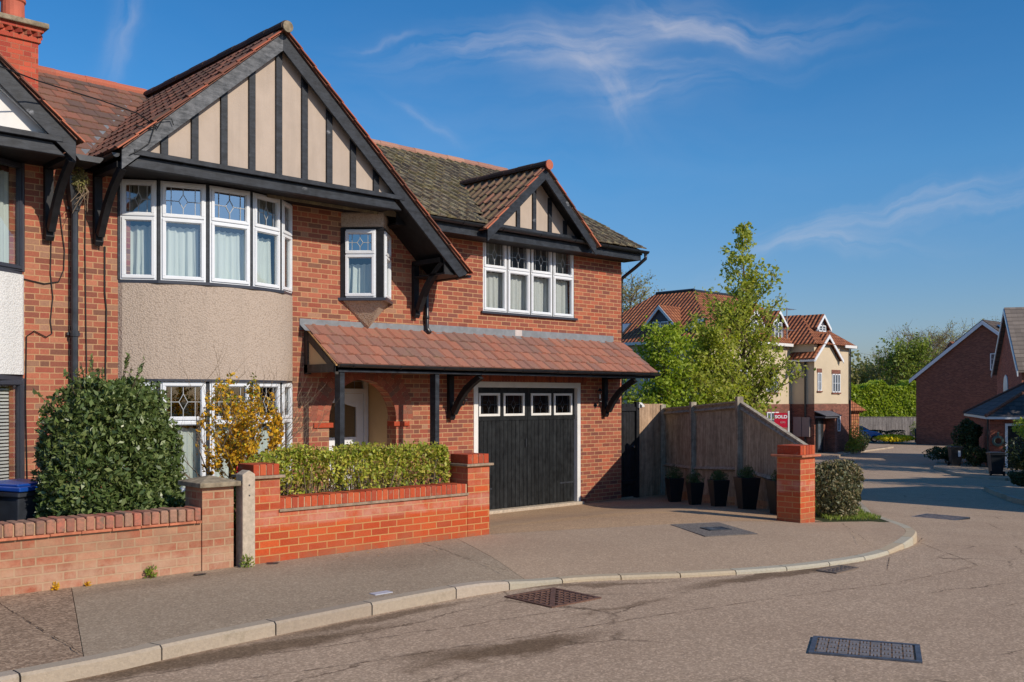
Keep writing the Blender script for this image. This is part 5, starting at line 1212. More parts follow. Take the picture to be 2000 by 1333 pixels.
def planter(x, y, lab, s):
    z = GD(x, y) + .01; t = thing('planter', (x, y, z), 'tall tapered black planter, ' + lab, 'planter', 'black planters along the fence'); M_ = Matrix.Translation((x, y, z)) @ Matrix.Rotation(-.58, 4, 'Z') @ Matrix.Scale(s, 4); m = MB(M_); a, b, h = .115, .175, .54
    m.add([(-a, -a, 0), (a, -a, 0), (a, a, 0), (-a, a, 0), (-b, -b, h), (b, -b, h), (b, b, h), (-b, b, h), (-b + .02, -b + .02, h), (b - .02, -b + .02, h), (b - .02, b - .02, h), (-b + .02, b - .02, h), (-b + .025, -b + .025, h - .05), (b - .025, -b + .025, h - .05), (b - .025, b - .025, h - .05), (-b + .025, b - .025, h - .05)],
          [(0, 3, 2, 1), (0, 1, 5, 4), (1, 2, 6, 5), (2, 3, 7, 6), (3, 0, 4, 7), (4, 5, 9, 8), (5, 6, 10, 9), (6, 7, 11, 10), (7, 4, 8, 11), (8, 9, 13, 12), (9, 10, 14, 13), (10, 11, 15, 14), (11, 8, 12, 15)])
    m.build('pot', MT['planter'], t, bevel=.006); m = MB(M_); m.box(-b + .03, b - .03, -b + .03, b - .03, h - .08, h - .045); m.build('soil', MT['soil'], t)
    q = thing('lavender', (x, y, z + .5 * s), 'small grey green lavender in the planter ' + lab, 'plant', 'lavender in the black planters')
    P, D = blobpts((x, y, z + (h + .06) * s), (.17, .17, .15), 520, int(x * 10), .9, .3); leaves('foliage', MT['lav'], q, P, .055, .22, 1.6, int(x * 7))
for p in pots: planter(*p)
# shrub and grass beyond the pillar
sh = thing('photinia_bush', (13.85, 7.45, -.2), 'rounded bronze and green bush just right of the free-standing brick pillar', 'bush')
P, D = blobpts((13.78, 7.46, .24), (.42, .42, .54), 7500, 61, .38, .3, -.2, 14); P2, D2 = blobpts((13.55, 7.30, .16), (.40, .30, .42), 2600, 62, .4, .2, -.2)
P3, D3 = blobpts((14.02, 7.60, .02), (.32, .30, .30), 1800, 162, .4, .2, -.2)
leaves('foliage', MT['photinia'], sh, np.concatenate([P, P2, P3]), .052, .5, .4, 63); plant_stems(sh, (13.85, 7.45, -.25), 9, .7, .35, .015, MT['bark'], 64)
def grass(name, pts, n, h, seed, mat, lab=None):
    rs = np.random.RandomState(seed); xs = [p[0] for p in pts]; ys = [p[1] for p in pts]; out = []
    A = np.stack([np.random.RandomState(seed).uniform(min(xs), max(xs), n * 3), np.random.RandomState(seed + 1).uniform(min(ys), max(ys), n * 3)], 1)
    ins = np.zeros(len(A), bool); j = len(pts) - 1
    for i in range(len(pts)):
        xi, yi = pts[i]; xj, yj = pts[j]
        c = ((yi > A[:, 1]) != (yj > A[:, 1])) & (A[:, 0] < (xj - xi) * (A[:, 1] - yi) / (yj - yi + 1e-9) + xi); ins ^= c; j = i
    A = A[ins][:n]; z = np.array([G(a) for a in A[:, 0]]) + .02 + h * .45
    return leaves(name, mat, None, np.column_stack([A, z]), h, .16, 3.0, seed, kind='stuff')
grass('grass', [(12.7, 7.0), (13.6, 6.75), (14.0, 6.86), (14.75, 7.48), (16.4, 8.5), (20, 10.6), (18, 12), (14.5, 8.4)], 12000, .06, 71, MT['grass'])
grass('grass', [(16.4, 8.6), (26.9, 14.6), (41.8, 22.7), (40, 30), (20, 16)], 12000, .10, 72, MT['grass'])

# ================================================================ ROAD FURNITURE
RZ = lambda x: G(x) - .10
def cover(name, c, ux, uy, w, d, z, frame_m, rib_m, bed_m, lab, cells=(8, 5), tri=False, group=None):
    t = thing(name, (c[0], c[1], z), lab, 'manhole cover', group); u = Vector((ux[0], ux[1], 0)).normalized(); v = Vector((uy[0], uy[1], 0)).normalized(); C0 = Vector((c[0], c[1], z))
    def fr(m, a0, a1, b0, b1, z0, z1): m.frame(C0 + u * a0 + v * b0 + Vector((0, 0, z0)), u * (a1 - a0), v * (b1 - b0), (0, 0, z1 - z0))
    m = MB(); W2, D2 = w / 2, d / 2; f = .035
    fr(m, -W2, W2, -D2, -D2 + f, -.05, .010); fr(m, -W2, W2, D2 - f, D2, -.05, .010); fr(m, -W2, -W2 + f, -D2 + f, D2 - f, -.05, .010); fr(m, W2 - f, W2, -D2 + f, D2 - f, -.05, .010)
    if tri:
        p, q = C0 - u * (W2 - f) - v * (D2 - f), C0 + u * (W2 - f) + v * (D2 - f); n = (v * -W2 + u * D2).normalized() * .022
        m.prism([p + n, q + n, q - n, p - n], (0, 0, .011))
    m.build('rim', frame_m, t); m = MB(); fr(m, -W2 + f, W2 - f, -D2 + f, D2 - f, -.05, .001); m.build('bed', bed_m, t); m = MB(); rs = random.Random(4)
    nx, ny = cells; cw, cd = (w - 2 * f - .02) / nx, (d - 2 * f - .02) / ny
    for i in range(nx):
        for j in range(ny):
            a = -W2 + f + .01 + i * cw; b = -D2 + f + .01 + j * cd
            if tri and abs((a + cw / 2) / W2 - (b + cd / 2) / D2) < .16: continue
            if tri: fr(m, a + cw * .12, a + cw * .88, b + cd * .15, b + cd * .85, 0, .010)
            else:
                for q in range(3):
                    if (i + j) % 2: fr(m, a + cw * (.06 + .32 * q), a + cw * (.26 + .32 * q), b + cd * .08, b + cd * .92, 0, .010)
                    else: fr(m, a + cw * .06, a + cw * .92, b + cd * (.06 + .32 * q), b + cd * (.26 + .32 * q), 0, .010)
    m.build('ribs', rib_m, t); return t
cover('manhole_cover', (6.19, 6.36 - .33), (1, -.03), (.03, 1), .60, .60, RZ(6) + .002, MT['cover_iron'], MT['cover_iron'], plain('dark recess', (.03, .025, .02), .9), 'rusty brown square manhole cover in two triangles beside the kerb', (7, 7), True)
cover('manhole_cover', (6.49, 3.30), (.44, -.90), (.90, .44), .72, .50, RZ(6) + .002, MT['cover_blue'], plain('worn rib', hexc(150, 138, 130), .5, .5, .2, 30, metal=.3), MT['sandy'], 'blue grey ribbed manhole cover in the road at lower right', (9, 6))
cover('drain_grate', (9.30, 5.02), (1, .0), (0, 1), .46, .22, G(9) - .10 + .003, plain('dark grate', hexs(112, 98, 86), .7), plain('dark grate bar', hexs(112, 98, 88), .7), plain('drain hole', (.004, .004, .004), .9), 'dark slotted drain grate against the kerb at the corner', (9, 1))
cover('manhole_cover', (17.0, 7.30), (1, 0), (0, 1), .75, .75, RZ(17.0) + .004, MT['iron'], plain('grey rib', hexc(104, 98, 100), .6), MT['sandy'], 'far grey manhole cover in the road near the shadow edge', (6, 6))
# dark utility patch in the pavement
def quad(name, P, z, mat, **kw):
    m = MB(); m.poly([(x, y, z(x)) for x, y in P]); return m.build(name, mat, None, **kw)
m = MB(); m.prism([(10.22, 7.84, .009), (10.86, 7.55, .009), (10.30, 6.60, .009), (9.66, 6.90, .009)], (0, 0, .0085)); m.build('pavement_patch', MT['patch'], None, kind='structure')
cover('inspection_cover', (10.27, 7.18), (.9, -.43), (.43, .9), .30, .26, .0185, MT['iron'], plain('smooth lid', hexc(74, 82, 92), .5), MT['iron'], 'small square inspection cover in the dark pavement patch', (2, 1))
def litter(name, x, y, z, s, mat, lab, cat, seed):
    rs = random.Random(seed); m = MB(); pts = [(x + s * math.cos(t * 1.05) * rs.uniform(.6, 1.2), y + s * .6 * math.sin(t * 1.05) * rs.uniform(.6, 1.2), z + rs.uniform(0, .012)) for t in range(6)]
    m.prism(pts, (0, 0, .004)); return tag(m.build(name, mat, None), lab, cat)
litter('stop_cover', 4.18, 8.62, .013, .09, MT['iron'], 'black metal stop tap cover in the pavement before the worn wall', 'cover', 3)
litter('stop_cover', 4.98, 8.70, .013, .08, MT['iron'], 'dark metal cover in the pavement under the left red pillar', 'cover', 4)
m = MB(); m.box(4.84, 5.02, 6.78, 6.87, -.008, .004); tag(m.build('stop_cover', plain('galvanised', hexc(180, 184, 196), .4, .5, .1), None), 'pale galvanised cover plate at the kerb edge', 'cover')
rs = random.Random(12)
for i, (x, y) in enumerate([(5.75, 8.55), (6.0, 8.35), (6.15, 8.5), (6.65, 8.2), (6.05, 8.6), (5.6, 8.4)]):
    m = MB(); a = rs.uniform(0, 6); s_ = .018; m.poly([(x + s_ * math.cos(a), y + s_ * math.sin(a), .018), (x + s_ * .6 * math.cos(a + 1.5), y + s_ * .6 * math.sin(a + 1.5), .022), (x - s_ * math.cos(a), y - s_ * math.sin(a), .018), (x - s_ * .6 * math.cos(a + 1.5), y - s_ * .6 * math.sin(a + 1.5), .02)])
    tag(m.build('fallen_leaf', MT['lilac'], None), 'tiny yellow fallen leaf on the grey pavement below the red wall', 'leaf', 'fallen leaves on the pavement')

# ================================================================ TREES
def tree(name, base, h, prof, nb, lsize, lmat, label, seed, nl=14, trunk_r=.07, bark='bark', asc=.55, sub=5, group=None, cat='tree', r2=.35, trunk_lean=0, leafscale=1.0, clump=.16, start=.18, wig=.12):
    rr = random.Random(seed); t = thing(name, base, label, cat, group); bx, by, bz = base; m = MB(); LP = []
    lead = [Vector((bx + rr.uniform(-1, 1) * .02 * h * k / 8 + trunk_lean * k / 8, by + rr.uniform(-1, 1) * .02 * h * k / 8, bz + h * k / 8)) for k in range(9)]
    m.tube(lead, [trunk_r * (1 - .92 * k / 8) for k in range(9)], 7, False)
    def at(f): i = min(7, int(f * 8)); return lead[i].lerp(lead[i + 1], f * 8 - i)
    for i in range(nb):
        f = start + (1 - start) * (i + rr.random()) / nb; f = min(f, .995); p = at(f); R = prof(f) * rr.uniform(.6, 1.15); a = i * 2.4 + rr.uniform(-.5, .5)
        d = Vector((math.cos(a), math.sin(a), asc * rr.uniform(.6, 1.5))); e = p + d * R; mid = p.lerp(e, .5) - Vector((0, 0, .06 * R)) + Vector((rr.uniform(-wig, wig), rr.uniform(-wig, wig), 0)) * R
        r0 = max(.006, trunk_r * (1 - f) * .45 + .004) if h < 9 else max(.05, trunk_r * (1 - f) * .5); m.tube([p, mid, e], [r0, r0 * .6, r0 * .25], 5, False)
        for s_ in range(max(2, int(sub * min(1.15, R))) if h < 9 else sub):
            g = rr.uniform(.25, 1); q = p.lerp(mid, g * 2) if g < .5 else mid.lerp(e, g * 2 - 1)
            dd = Vector((rr.uniform(-1, 1), rr.uniform(-1, 1), rr.uniform(-.1, .9))).normalized() + d * .5; q2 = q + dd.normalized() * R * r2 * rr.uniform(.5, 1.1); m.tube([q, q2], [r0 * .4, r0 * .15], 4, False)
            for k in range(nl):
                c = q.lerp(q2, rr.random() ** .7); cl = min(clump, .03 + R * .12) if h < 9 else clump; LP.append((c.x + rr.gauss(0, cl), c.y + rr.gauss(0, cl), c.z + rr.gauss(0, cl * .8)))
    m.build('trunk', MT[bark], t)
    if LP: leaves('crown', MT[lmat], t, np.array(LP), lsize, .6, .1, seed)
    return t
# tall tree: conical crown with narrow top
def profT(f): return .12 + 2.0 * max(0, 1 - f) ** .85 if f > .30 else 1.55
tree('pear_tree', (22.4, 14.75, -.6), 6.75, lambda f: .10 + 1.25 * min(1, (1 - f) * 1.7) ** 1.1, 88, .10, 'pear', 'tall pointed tree in fresh green leaf behind the wooden fence', 81, 17, .08, asc=.85, sub=9, r2=.42, clump=.11, start=.19, wig=.22)
tree('pear_tree', (20.0, 15.5, -.5), 3.8, lambda f: 1.5 * (1 - f * .72) * (.85 + .15 * math.sin(f * 9)), 84, .095, 'lime', 'shorter brighter green tree left of the pointed tree, behind the gate', 82, 22, .06, asc=.8, sub=9, r2=.46, clump=.12, start=.10)
tree('pear_tree', (21.1, 14.95, -.5), 3.8, lambda f: 1.3 * (1 - f * .6), 80, .10, 'pear', 'low bushy tree behind the fence, between the tall and the short bright tree', 83, 22, .05, asc=.6, sub=9, r2=.46, clump=.13, start=.1)

# ================================================================ BLOCK OF FLATS
fl = thing('apartment_block', (58, 36, -2.0), 'cream rendered flats with brown tiled roofs and dormers beyond the fence', 'building')
gz, bz, ez = -2.3, 1.22, 5.2
def wl(m, P, z0, z1): 
    for a, b in zip(P, P[1:]): m.add([(a[0], a[1], z0), (b[0], b[1], z0), (b[0], b[1], z1), (a[0], a[1], z1)], [(0, 1, 2, 3)])
FP = [(50, 47.5), (50, 35.4), (59.3, 35.4), (59.3, 33.7), (64.0, 33.7), (64.0, 46), (58, 47.5), (50, 47.5)]
def offp(P, d): return [(x - d if x in (50, 59.3) else x + d if x == 64.0 else x, y - d if y in (35.4, 33.7) else y) for x, y in P]
m = MB(); wl(m, offp(FP, .04), gz, bz); m.build('brick_storey', MT['brick_far'], fl)
m = MB(); wl(m, FP, bz - .1, ez + .05); m.build('rendered_storey', MT['cream'], fl)
def far_tile(name, cA, cB, p=.30, q=.36, rot=0.0, flat=False):
    t = NT(name); v = t.mapping((1, 1, 1), (0, 0, rot)) if rot else t.pos; sp = t.N.new('ShaderNodeSeparateXYZ'); t.L.new(v, sp.inputs[0]); x, y, z = sp.outputs
    n = t.geo.outputs['Normal']; ns = t.N.new('ShaderNodeSeparateXYZ'); t.L.new(n if not rot else t.mapping((1, 1, 1), (0, 0, rot), n), ns.inputs[0])
    ux = t.M('GREATER_THAN', t.M('ABSOLUTE', ns.outputs[0]), t.M('ABSOLUTE', ns.outputs[1])); u = t.M('ADD', t.M('MULTIPLY', y, ux), t.M('MULTIPLY', x, t.M('SUBTRACT', 1.0, ux)))
    fu = t.M('FRACT', t.M('DIVIDE', t.M('ADD', u, 200.0), p)); fz_ = t.M('FRACT', t.M('DIVIDE', t.M('ADD', z, 20.0), q * .6))
    hu = t.M('SINE', t.M('MULTIPLY', fu, 3.14159)); hz = t.M('SUBTRACT', 1.0, fz_)
    sh = t.M('MULTIPLY', t.rng(hu, .0, .04) if flat else t.rng(hu, .15, .5), t.rng(fz_, .04, .18))
    cell = t.M('ADD', t.M('FLOOR', t.M('DIVIDE', t.M('ADD', u, 200.0), p)), t.M('MULTIPLY', t.M('FLOOR', t.M('DIVIDE', t.M('ADD', z, 20.0), q * .6)), 17.3)); wn = t.N.new('ShaderNodeTexWhiteNoise'); wn.noise_dimensions = '1D'; t.L.new(cell, wn.inputs['W'])
    col = t.ramp(wn.outputs['Value'], [(0, cA), (1, cB)]); col = t.mix(sh, tuple(k * (.5 if flat else .42) for k in cA), col)
    t.bump(hz if flat else t.M('ADD', hu, t.M('MULTIPLY', hz, .7)), 1.0, .03 if flat else .12); return t.done(col, .8, .2)
MT['ftile'] = far_tile('brown pantiles', hexs(150, 92, 66), hexs(184, 118, 82))
def hip(m, x0, x1, y0, y1, z, pitch, over=.35):
    x0 -= over; x1 += over; y0 -= over; y1 += over; w = min(x1 - x0, y1 - y0) / 2; h = w * pitch
    if (x1 - x0) > (y1 - y0): r0, r1 = (x0 + w, (y0 + y1) / 2, z + h), (x1 - w, (y0 + y1) / 2, z + h)
    else: r0, r1 = ((x0 + x1) / 2, y0 + w, z + h), ((x0 + x1) / 2, y1 - w, z + h)
    A, B, C_, D = (x0, y0, z), (x1, y0, z), (x1, y1, z), (x0, y1, z)
    if (x1 - x0) > (y1 - y0): m.add([A, B, C_, D, r0, r1], [(0, 1, 5, 4), (1, 2, 5), (2, 3, 4, 5), (3, 0, 4), (0, 3, 2, 1)])
    else: m.add([A, B, C_, D, r0, r1], [(0, 1, 4), (1, 2, 5, 4), (2, 3, 5), (3, 0, 4, 5), (0, 3, 2, 1)])
    return r0, r1
m = MB(); a = hip(m, 50, 58.4, 35.4, 47.0, ez, .80); b = hip(m, 50, 64.0, 35.4, 43.6, ez - .003, .80); c = hip(m, 59.3, 64.0, 33.7, 41, ez + .003, .80, .38); rf = m.build('roof', MT['ftile'], fl)
m = MB(); m.tube([a[0], a[1]], .11, 6); m.tube([b[0], b[1]], .11, 6); m.build('ridge', MT['iron'], rf)
m = MB(); 
for P in ([(49.62, 47.3), (49.62, 35.02), (58.9, 35.02)], [(62.75, 33.32), (64.4, 33.32), (64.4, 40)]):
    for p, q in zip(P, P[1:]): m.box(min(p[0], q[0]) - .03, max(p[0], q[0]) + .03, min(p[1], q[1]) - .03, max(p[1], q[1]) + .03, ez - .16, ez + .03)
m.build('fascia', MT['white_w'], fl)
def fwin(parent, A, B, z0, z1, n, lint=True, deep=.05, name='window'):
    bar, pt, L = barf(A, B); m = MB(); ring(bar, m, 0, L, z0, z1, .07, -.02, deep)
    for i in range(1, n): bar(m, L * i / n - .035, L * i / n + .035, z0, z1, -.02, deep)
    k = max(2, int((z1 - z0) / .45))
    for i in range(1, k): bar(m, .05, L - .05, z0 + (z1 - z0) * i / k - .012, z0 + (z1 - z0) * i / k + .012, 0, deep - .02)
    w = m.build(name, MT['white'], parent); p = MB(); p.poly([pt(0.03, z0, .012), pt(L - .03, z0, .012), pt(L - .03, z1, .012), pt(.03, z1, .012)]); p.build('pane', MT['farpane'], w)
    if lint:
        s = MB(); bar(s, -.05, L + .05, z1 + .01, z1 + .28, 0, .035); s.build('lintel', MT['brick_far'], w); s = MB(); bar(s, -.08, L + .08, z0 - .10, z0 - .01, 0, .07); s.build('sill', MT['brick_far'], w)
    return w
fwin(fl, (59.62, 33.65), (60.12, 33.65), 2.1, 3.3, 2); fwin(fl, (61.55, 33.65), (62.6, 33.65), 2.0, 3.25, 3); fwin(fl, (61.5, 33.64), (62.6, 33.64), -.65, .45, 3, False)
fwin(fl, (49.99, 44.6), (49.99, 43.2), 2.0, 3.4, 3); fwin(fl, (49.99, 44.6), (49.99, 43.2), -.7, .6, 3, False); fwin(fl, (49.99, 40.5), (49.99, 39.2), 2.0, 3.4, 3)
fwin(fl, (52.6, 35.39), (54, 35.39), 2.0, 3.4, 3); fwin(fl, (56.2, 35.39), (57.6, 35.39), 2.0, 3.4, 3); fwin(fl, (56.2, 35.34), (57.6, 35.34), -.7, .7, 3, False)
# gabled bay over the entrance
m = MB(); gy = 33.66; m.box(59.26, 62.3, gy, 33.7, 1.25, 4.35); m.prism([(59.2, gy, 4.35), (62.3, gy, 4.35), (60.75, gy, 5.72)], (0, .6, 0)); m.build('rendered_storey', MT['cream'], fl)
m = MB()
for s_ in (-1, 1): m.prism([(60.75, gy - .25, 5.95), (60.75 + s_ * 1.95, gy - .25, 4.26), (60.75 + s_ * 1.95, gy - .25, 4.12), (60.75, gy - .25, 5.80)], (0, 3.4, 0))
m.build('roof', MT['ftile'], fl)
m = MB()
for s_ in (-1, 1): m.prism([(60.75, gy - .30, 5.86), (60.75 + s_ * 1.90, gy - .30, 4.20), (60.75 + s_ * 1.90, gy - .30, 3.98), (60.75, gy - .30, 5.62)], (0, .05, 0))
m.box(58.78, 58.9, gy - .25, 35.3, 4.02, 4.15); m.build('bargeboard', MT['white'], fl)
m = MB(); m.tube([(59.2, 34.3, -2.1), (59.2, 34.3, 4.1)], .06, 6); m.tube([(63.95, 33.6, -2.1), (63.95, 33.6, 5.0)], .055, 6); m.build('downpipe', MT['plastic_b'], fl)
m = MB(); m.box(59.3, 61.2, 32.9, 33.66, .30, .42); m.prism([(59.2, 32.8, .42), (61.3, 32.8, .42), (61.3, 33.66, .72), (59.2, 33.66, .72)], (0, 0, .06)); m.build('entrance_canopy', MT['grey_board'], fl)
m = MB(); m.box(59.4, 60.3, 33.58, 33.64, -2.02, .28); dr = m.build('entrance_door', MT['timber_b'], fl); m = MB(); m.box(59.6, 59.95, 33.56, 33.58, -1.8, .1); m.build('pane', MT['farpane'], dr)
m = MB(); m.box(60.75, 61.1, 33.0, 33.64, -2.05, .30); m.build('porch_pier', MT['brick_far'], fl)
def fdorm(front, axis, w, zr, zb0, deep):
    m = MB(); x, y = front; hw = w / 2; rise = hw * 1.0
    if axis == 'y':
        for s_ in (-1, 1): m.prism([(x, y - .2, zr), (x + s_ * (hw + .2), y - .2, zr - rise - .2), (x + s_ * (hw + .2), y - .2, zr - rise - .34), (x, y - .2, zr - .14)], (0, deep, 0))
        m.build('dormer_roof', MT['ftile'], fl); m = MB(); m.box(x - hw, x + hw, y, y + deep - .3, zb0, zr - rise); m.prism([(x - hw, y, zr - rise), (x + hw, y, zr - rise), (x, y, zr - .05)], (0, .2, 0)); d = m.build('dormer', MT['grey_board'], fl)
        m = MB()
        for s_ in (-1, 1): m.prism([(x, y - .24, zr - .03), (x + s_ * (hw + .2), y - .24, zr - rise - .23), (x + s_ * (hw + .2), y - .24, zr - rise - .45), (x, y - .24, zr - .25)], (0, .05, 0))
        m.build('bargeboard', MT['white'], d); fwin(d, (x - hw * .62, y - .02), (x + hw * .62, y - .02), zb0 + .15, zr - rise - .02, 2, False)
    else:
        for s_ in (-1, 1): m.prism([(x - .2, y, zr), (x - .2, y + s_ * (hw + .2), zr - rise - .2), (x - .2, y + s_ * (hw + .2), zr - rise - .34), (x - .2, y, zr - .14)], (deep, 0, 0))
        m.build('dormer_roof', MT['ftile'], fl); m = MB(); m.box(x, x + deep - .3, y - hw, y + hw, zb0, zr - rise); m.prism([(x, y - hw, zr - rise), (x, y + hw, zr - rise), (x, y, zr - .05)], (.2, 0, 0)); d = m.build('dormer', MT['grey_board'], fl)
        m = MB()
        for s_ in (-1, 1): m.prism([(x - .24, y, zr - .03), (x - .24, y + s_ * (hw + .2), zr - rise - .23), (x - .24, y + s_ * (hw + .2), zr - rise - .45), (x - .24, y, zr - .25)], (.05, 0, 0))
        m.build('bargeboard', MT['white'], d); fwin(d, (x - .02, y + hw * .62), (x - .02, y - hw * .62), zb0 + .2, zr - rise - .02, 2, False)
fdorm((50.6, 39.6), 'x', 2.1, 7.60, 5.3, 4.0); fdorm((58.1, 35.7), 'y', 1.5, 7.45, 5.2, 4.0); fdorm((61.7, 34.5), 'y', 1.5, 7.35, 6.0, 4.0); fdorm((55.2, 35.7), 'y', 1.5, 7.40, 5.2, 4.0)
def skyl(c, du, dw, w, l):
    u = Vector(du).normalized(); v = Vector(dw).normalized(); n = u.cross(v); n = n if n.z > 0 else -n; o = Vector(c) + n * .05; m = MB(); m.frame(o, u * w, v * l, n * .07); k = m.build('roof_window', MT['iron'], fl); m = MB(); m.frame(o + u * .08 + v * .08 + n * .071, u * (w - .16), v * (l - .16), n * .01); m.build('pane', MT['solar'] if 0 else plain('sky pane', (.25, .32, .4), .1, .8), k)  # pale blue base carries the sky's reflection in the pane colour
skyl((50.35, 43.6, 5.75), (0, -1, 0), (1, 0, .8), 1.0, 1.3); skyl((50.35, 37.5, 5.75), (0, -1, 0), (1, 0, .8), 1.0, 1.3)
m = MB(); q = Vector((59.15, 34.9, 3.55)); mm2 = MB(Matrix.Translation(q) @ Matrix.Rotation(math.radians(70), 4, Vector((.3, 1, 0)))); mm2.lathe((0, 0, 0), [(.02, -.10), (.25, -.03), (.42, .06), (.40, .065), (.2, 0)], 16); mm2.tube([(0, 0, -.1), (.1, 0, -.5)], .03, 6); mm2.build('satellite_dish', MT['white_w'], fl)
m = MB(); m.tube([(59.1, 35.6, 3.3), (59.1, 35.6, 7.7)], .035, 6)
for z in (6.2, 7.6):
    m.tube([(58.2, 35.6, z), (59.9, 35.6, z)], .02, 4)
    for k in range(7): m.tube([(58.3 + k * .25, 35.3, z), (58.3 + k * .25, 35.9, z)], .012, 4)
m.build('aerial', plain('aerial grey', hexc(150, 150, 150), .5), fl)
m = MB(); m.box(59.13, 59.22, 34.55, 35.15, -.95, .35); m.box(59.13, 59.22, 33.95, 34.5, -.95, .35); m.build('meter_box', MT['hanger_bin'], fl)
m = MB(); m.prism([(64.0, 33.8, .6), (66.2, 33.8, .6), (66.2, 36.5, .6), (64.0, 36.5, .6)], (0, 0, .12)); m.prism([(64.0, 33.6, .72), (66.4, 33.6, .72), (64.0, 33.6, 1.5)], (0, 3, 0)); m.box(64, 66, 34, 36.5, -2.2, .6); m.build('side_porch', MT['ftile'], fl)

# sold board
sb = thing('sold_sign', (35.5, 21.7, -1.3), 'red estate agent board reading SOLD on a post behind the sloping fence', 'sign')
ang = math.atan2(-.687, .7266) ; M_ = Matrix.Translation((35.39, 21.59, .76)) @ Matrix.Rotation(ang, 4, 'Z')
m = MB(M_); m.box(-.27, .27, -.012, .012, -.32, .27); m.build('board', MT['red'], sb)
m = MB(M_); m.box(.28, .34, -.03, .03, -2.6, .35); m.build('post', MT['white_w'], sb)
def text(s, M, size, mat, parent, name='lettering', ext=.004, bold=0.0):
    cu = bpy.data.curves.new(name, 'FONT'); cu.body = s; cu.size = size; cu.align_x = 'CENTER'; cu.extrude = ext; cu.offset = bold
    ob = bpy.data.objects.new(name, cu); C.objects.link(ob); bpy.context.view_layer.update()
    me = bpy.data.meshes.new_from_object(ob.evaluated_get(bpy.context.evaluated_depsgraph_get())); bpy.data.objects.remove(ob)
    o = bpy.data.objects.new(name, me); C.objects.link(o); me.transform(M); me.transform(Matrix.Translation(-rootloc(parent))); me.materials.clear(); me.materials.append(mat); o.parent = parent; return o
R90 = Matrix.Rotation(math.pi / 2, 4, 'X')
text('SOLD', M_ @ Matrix.Translation((0, -.018, .055)) @ R90 @ Matrix.Scale(1.15, 4, (1, 0, 0)), .175, MT['text_white'], sb, bold=.006)
text('EERS', M_ @ Matrix.Translation((.07, -.018, -.145)) @ R90, .10, MT['text_pale'], sb)

# ================================================================ FAR SIDE OF THE ROAD
def shrub(name, c, r, n, mat, ls, lab, seed, group=None, cat='shrub', zmin=None, shell=.5, lump=.45, asp=.55):
    t = thing(name, (c[0], c[1], c[2] - r[2]), lab, cat, group); P, D = blobpts(c, r, n, seed, shell, lump, zmin if zmin is not None else c[2] - r[2] * .9, 12)
    leaves('foliage', MT[mat], t, P, ls, asp, .3, seed + 1, D * .3); plant_stems(t, (c[0], c[1], c[2] - r[2] * 1.0), 6, r[2] * 1.2, min(r[0], r[1]) * .5, .02, MT['bark'], seed); return t
shrub('hedge_shrub', (63.2, 33.0, -1.35), (1.05, .55, .85), 2600, 'privet', .11, 'square yellow green shrub under the ground floor window of the flats', 101)
shrub('bronze_shrub', (65.2, 33.5, -1.6), (.7, .5, .6), 1400, 'photinia', .11, 'low bronze shrub at the right corner of the flats', 102)
shrub('dark_shrub', (66.6, 34.2, -1.4), (1.1, .8, .8), 1800, 'darkleaf', .13, 'dark low shrub in front of the blue car', 103)
def box_hedge(name, a, b, th, z0, z1, n, mat, ls, lab, seed, cat='hedge'):
    t = thing(name, ((a[0] + b[0]) / 2, (a[1] + b[1]) / 2, z0), lab, cat); rs = np.random.RandomState(seed); A = np.array(a); B = np.array(b); d = (B - A); L = np.linalg.norm(d); d /= L; nn = np.array([d[1], -d[0]])
    s = rs.rand(n) * L; w = (rs.rand(n) - .5) * th; z = z0 + (z1 - z0) * rs.rand(n); top = rs.rand(n) < .3; z[top] = z1 - .1 * (z1 - z0) * rs.rand(top.sum()); f = (~top) & (rs.rand(n) < .8); w[f] = th * .5 - .15 * th * rs.rand(f.sum())
    z += .06 * (z1 - z0) * np.sin(s * 1.7) + .03 * (z1 - z0) * np.sin(s * 4.1); w += .05 * np.sin(s * 2.3 + z * 2)
    P = np.column_stack([A[0] + d[0] * s + nn[0] * w, A[1] + d[1] * s + nn[1] * w, z]); leaves('foliage', MT[mat], t, P, ls, .6, .3, seed)
    m = MB()
    k = 0
    while k < L: q = A + d * k; m.tube([(q[0], q[1], z0), (q[0], q[1], z1 - .3)], .04, 5, False); k += 1.2
    m.build('stem', MT['bark'], t); return t
box_hedge('hornbeam_hedge', (94.5, 52.0), (101.3, 45.5), 3.2, -2.4, 3.0, 15000, 'lime', .30, 'tall bright lime green hedge beyond the far fence', 111)
box_hedge('box_hedge', (85.2, 44.0), (88.5, 41.3), 1.0, -2.4, -1.35, 2200, 'darkleaf', .13, 'low clipped dark hedge beside the yellow flowers', 112)
yb = thing('flower_bed', (85, 40, -2.35), 'strip of bright yellow flowers at the far side of the road', 'flowers'); P, D = blobpts((84.8, 40.3, -1.95), (2.0, 1.6, .33), 2600, 113, .7, .1, -2.3); leaves('blossom', MT['flower_y'], yb, P, .16, .8, .4, 114)
shrub('border_shrub', (91.5, 40.9, -1.5), (.7, .8, .95), 1500, 'fors_g', .15, 'tall yellowish plants against the far fence', 115, 'border plants at the far fence'); shrub('border_shrub', (94.2, 40.8, -1.7), (.9, .8, .8), 1500, 'fors_g', .15, 'yellowish bush at the right end of the far fence', 116, 'border plants at the far fence')
ff = thing('garden_fence', (96, 45, -2.4), 'long dark grey board fence below the lime green hedge', 'fence'); A_, B_ = (91.5, 50.2), (98.8, 43.0)
fence_panel(ff, A_, B_, -2.4, -2.4, -.30, -.30, 'fence_far', .16, False, ()); fence_panel(ff, (98.8, 43.0), (97.6, 41.9), -2.4, -2.4, -.3, -.3, 'fence_far', .16, False, ())
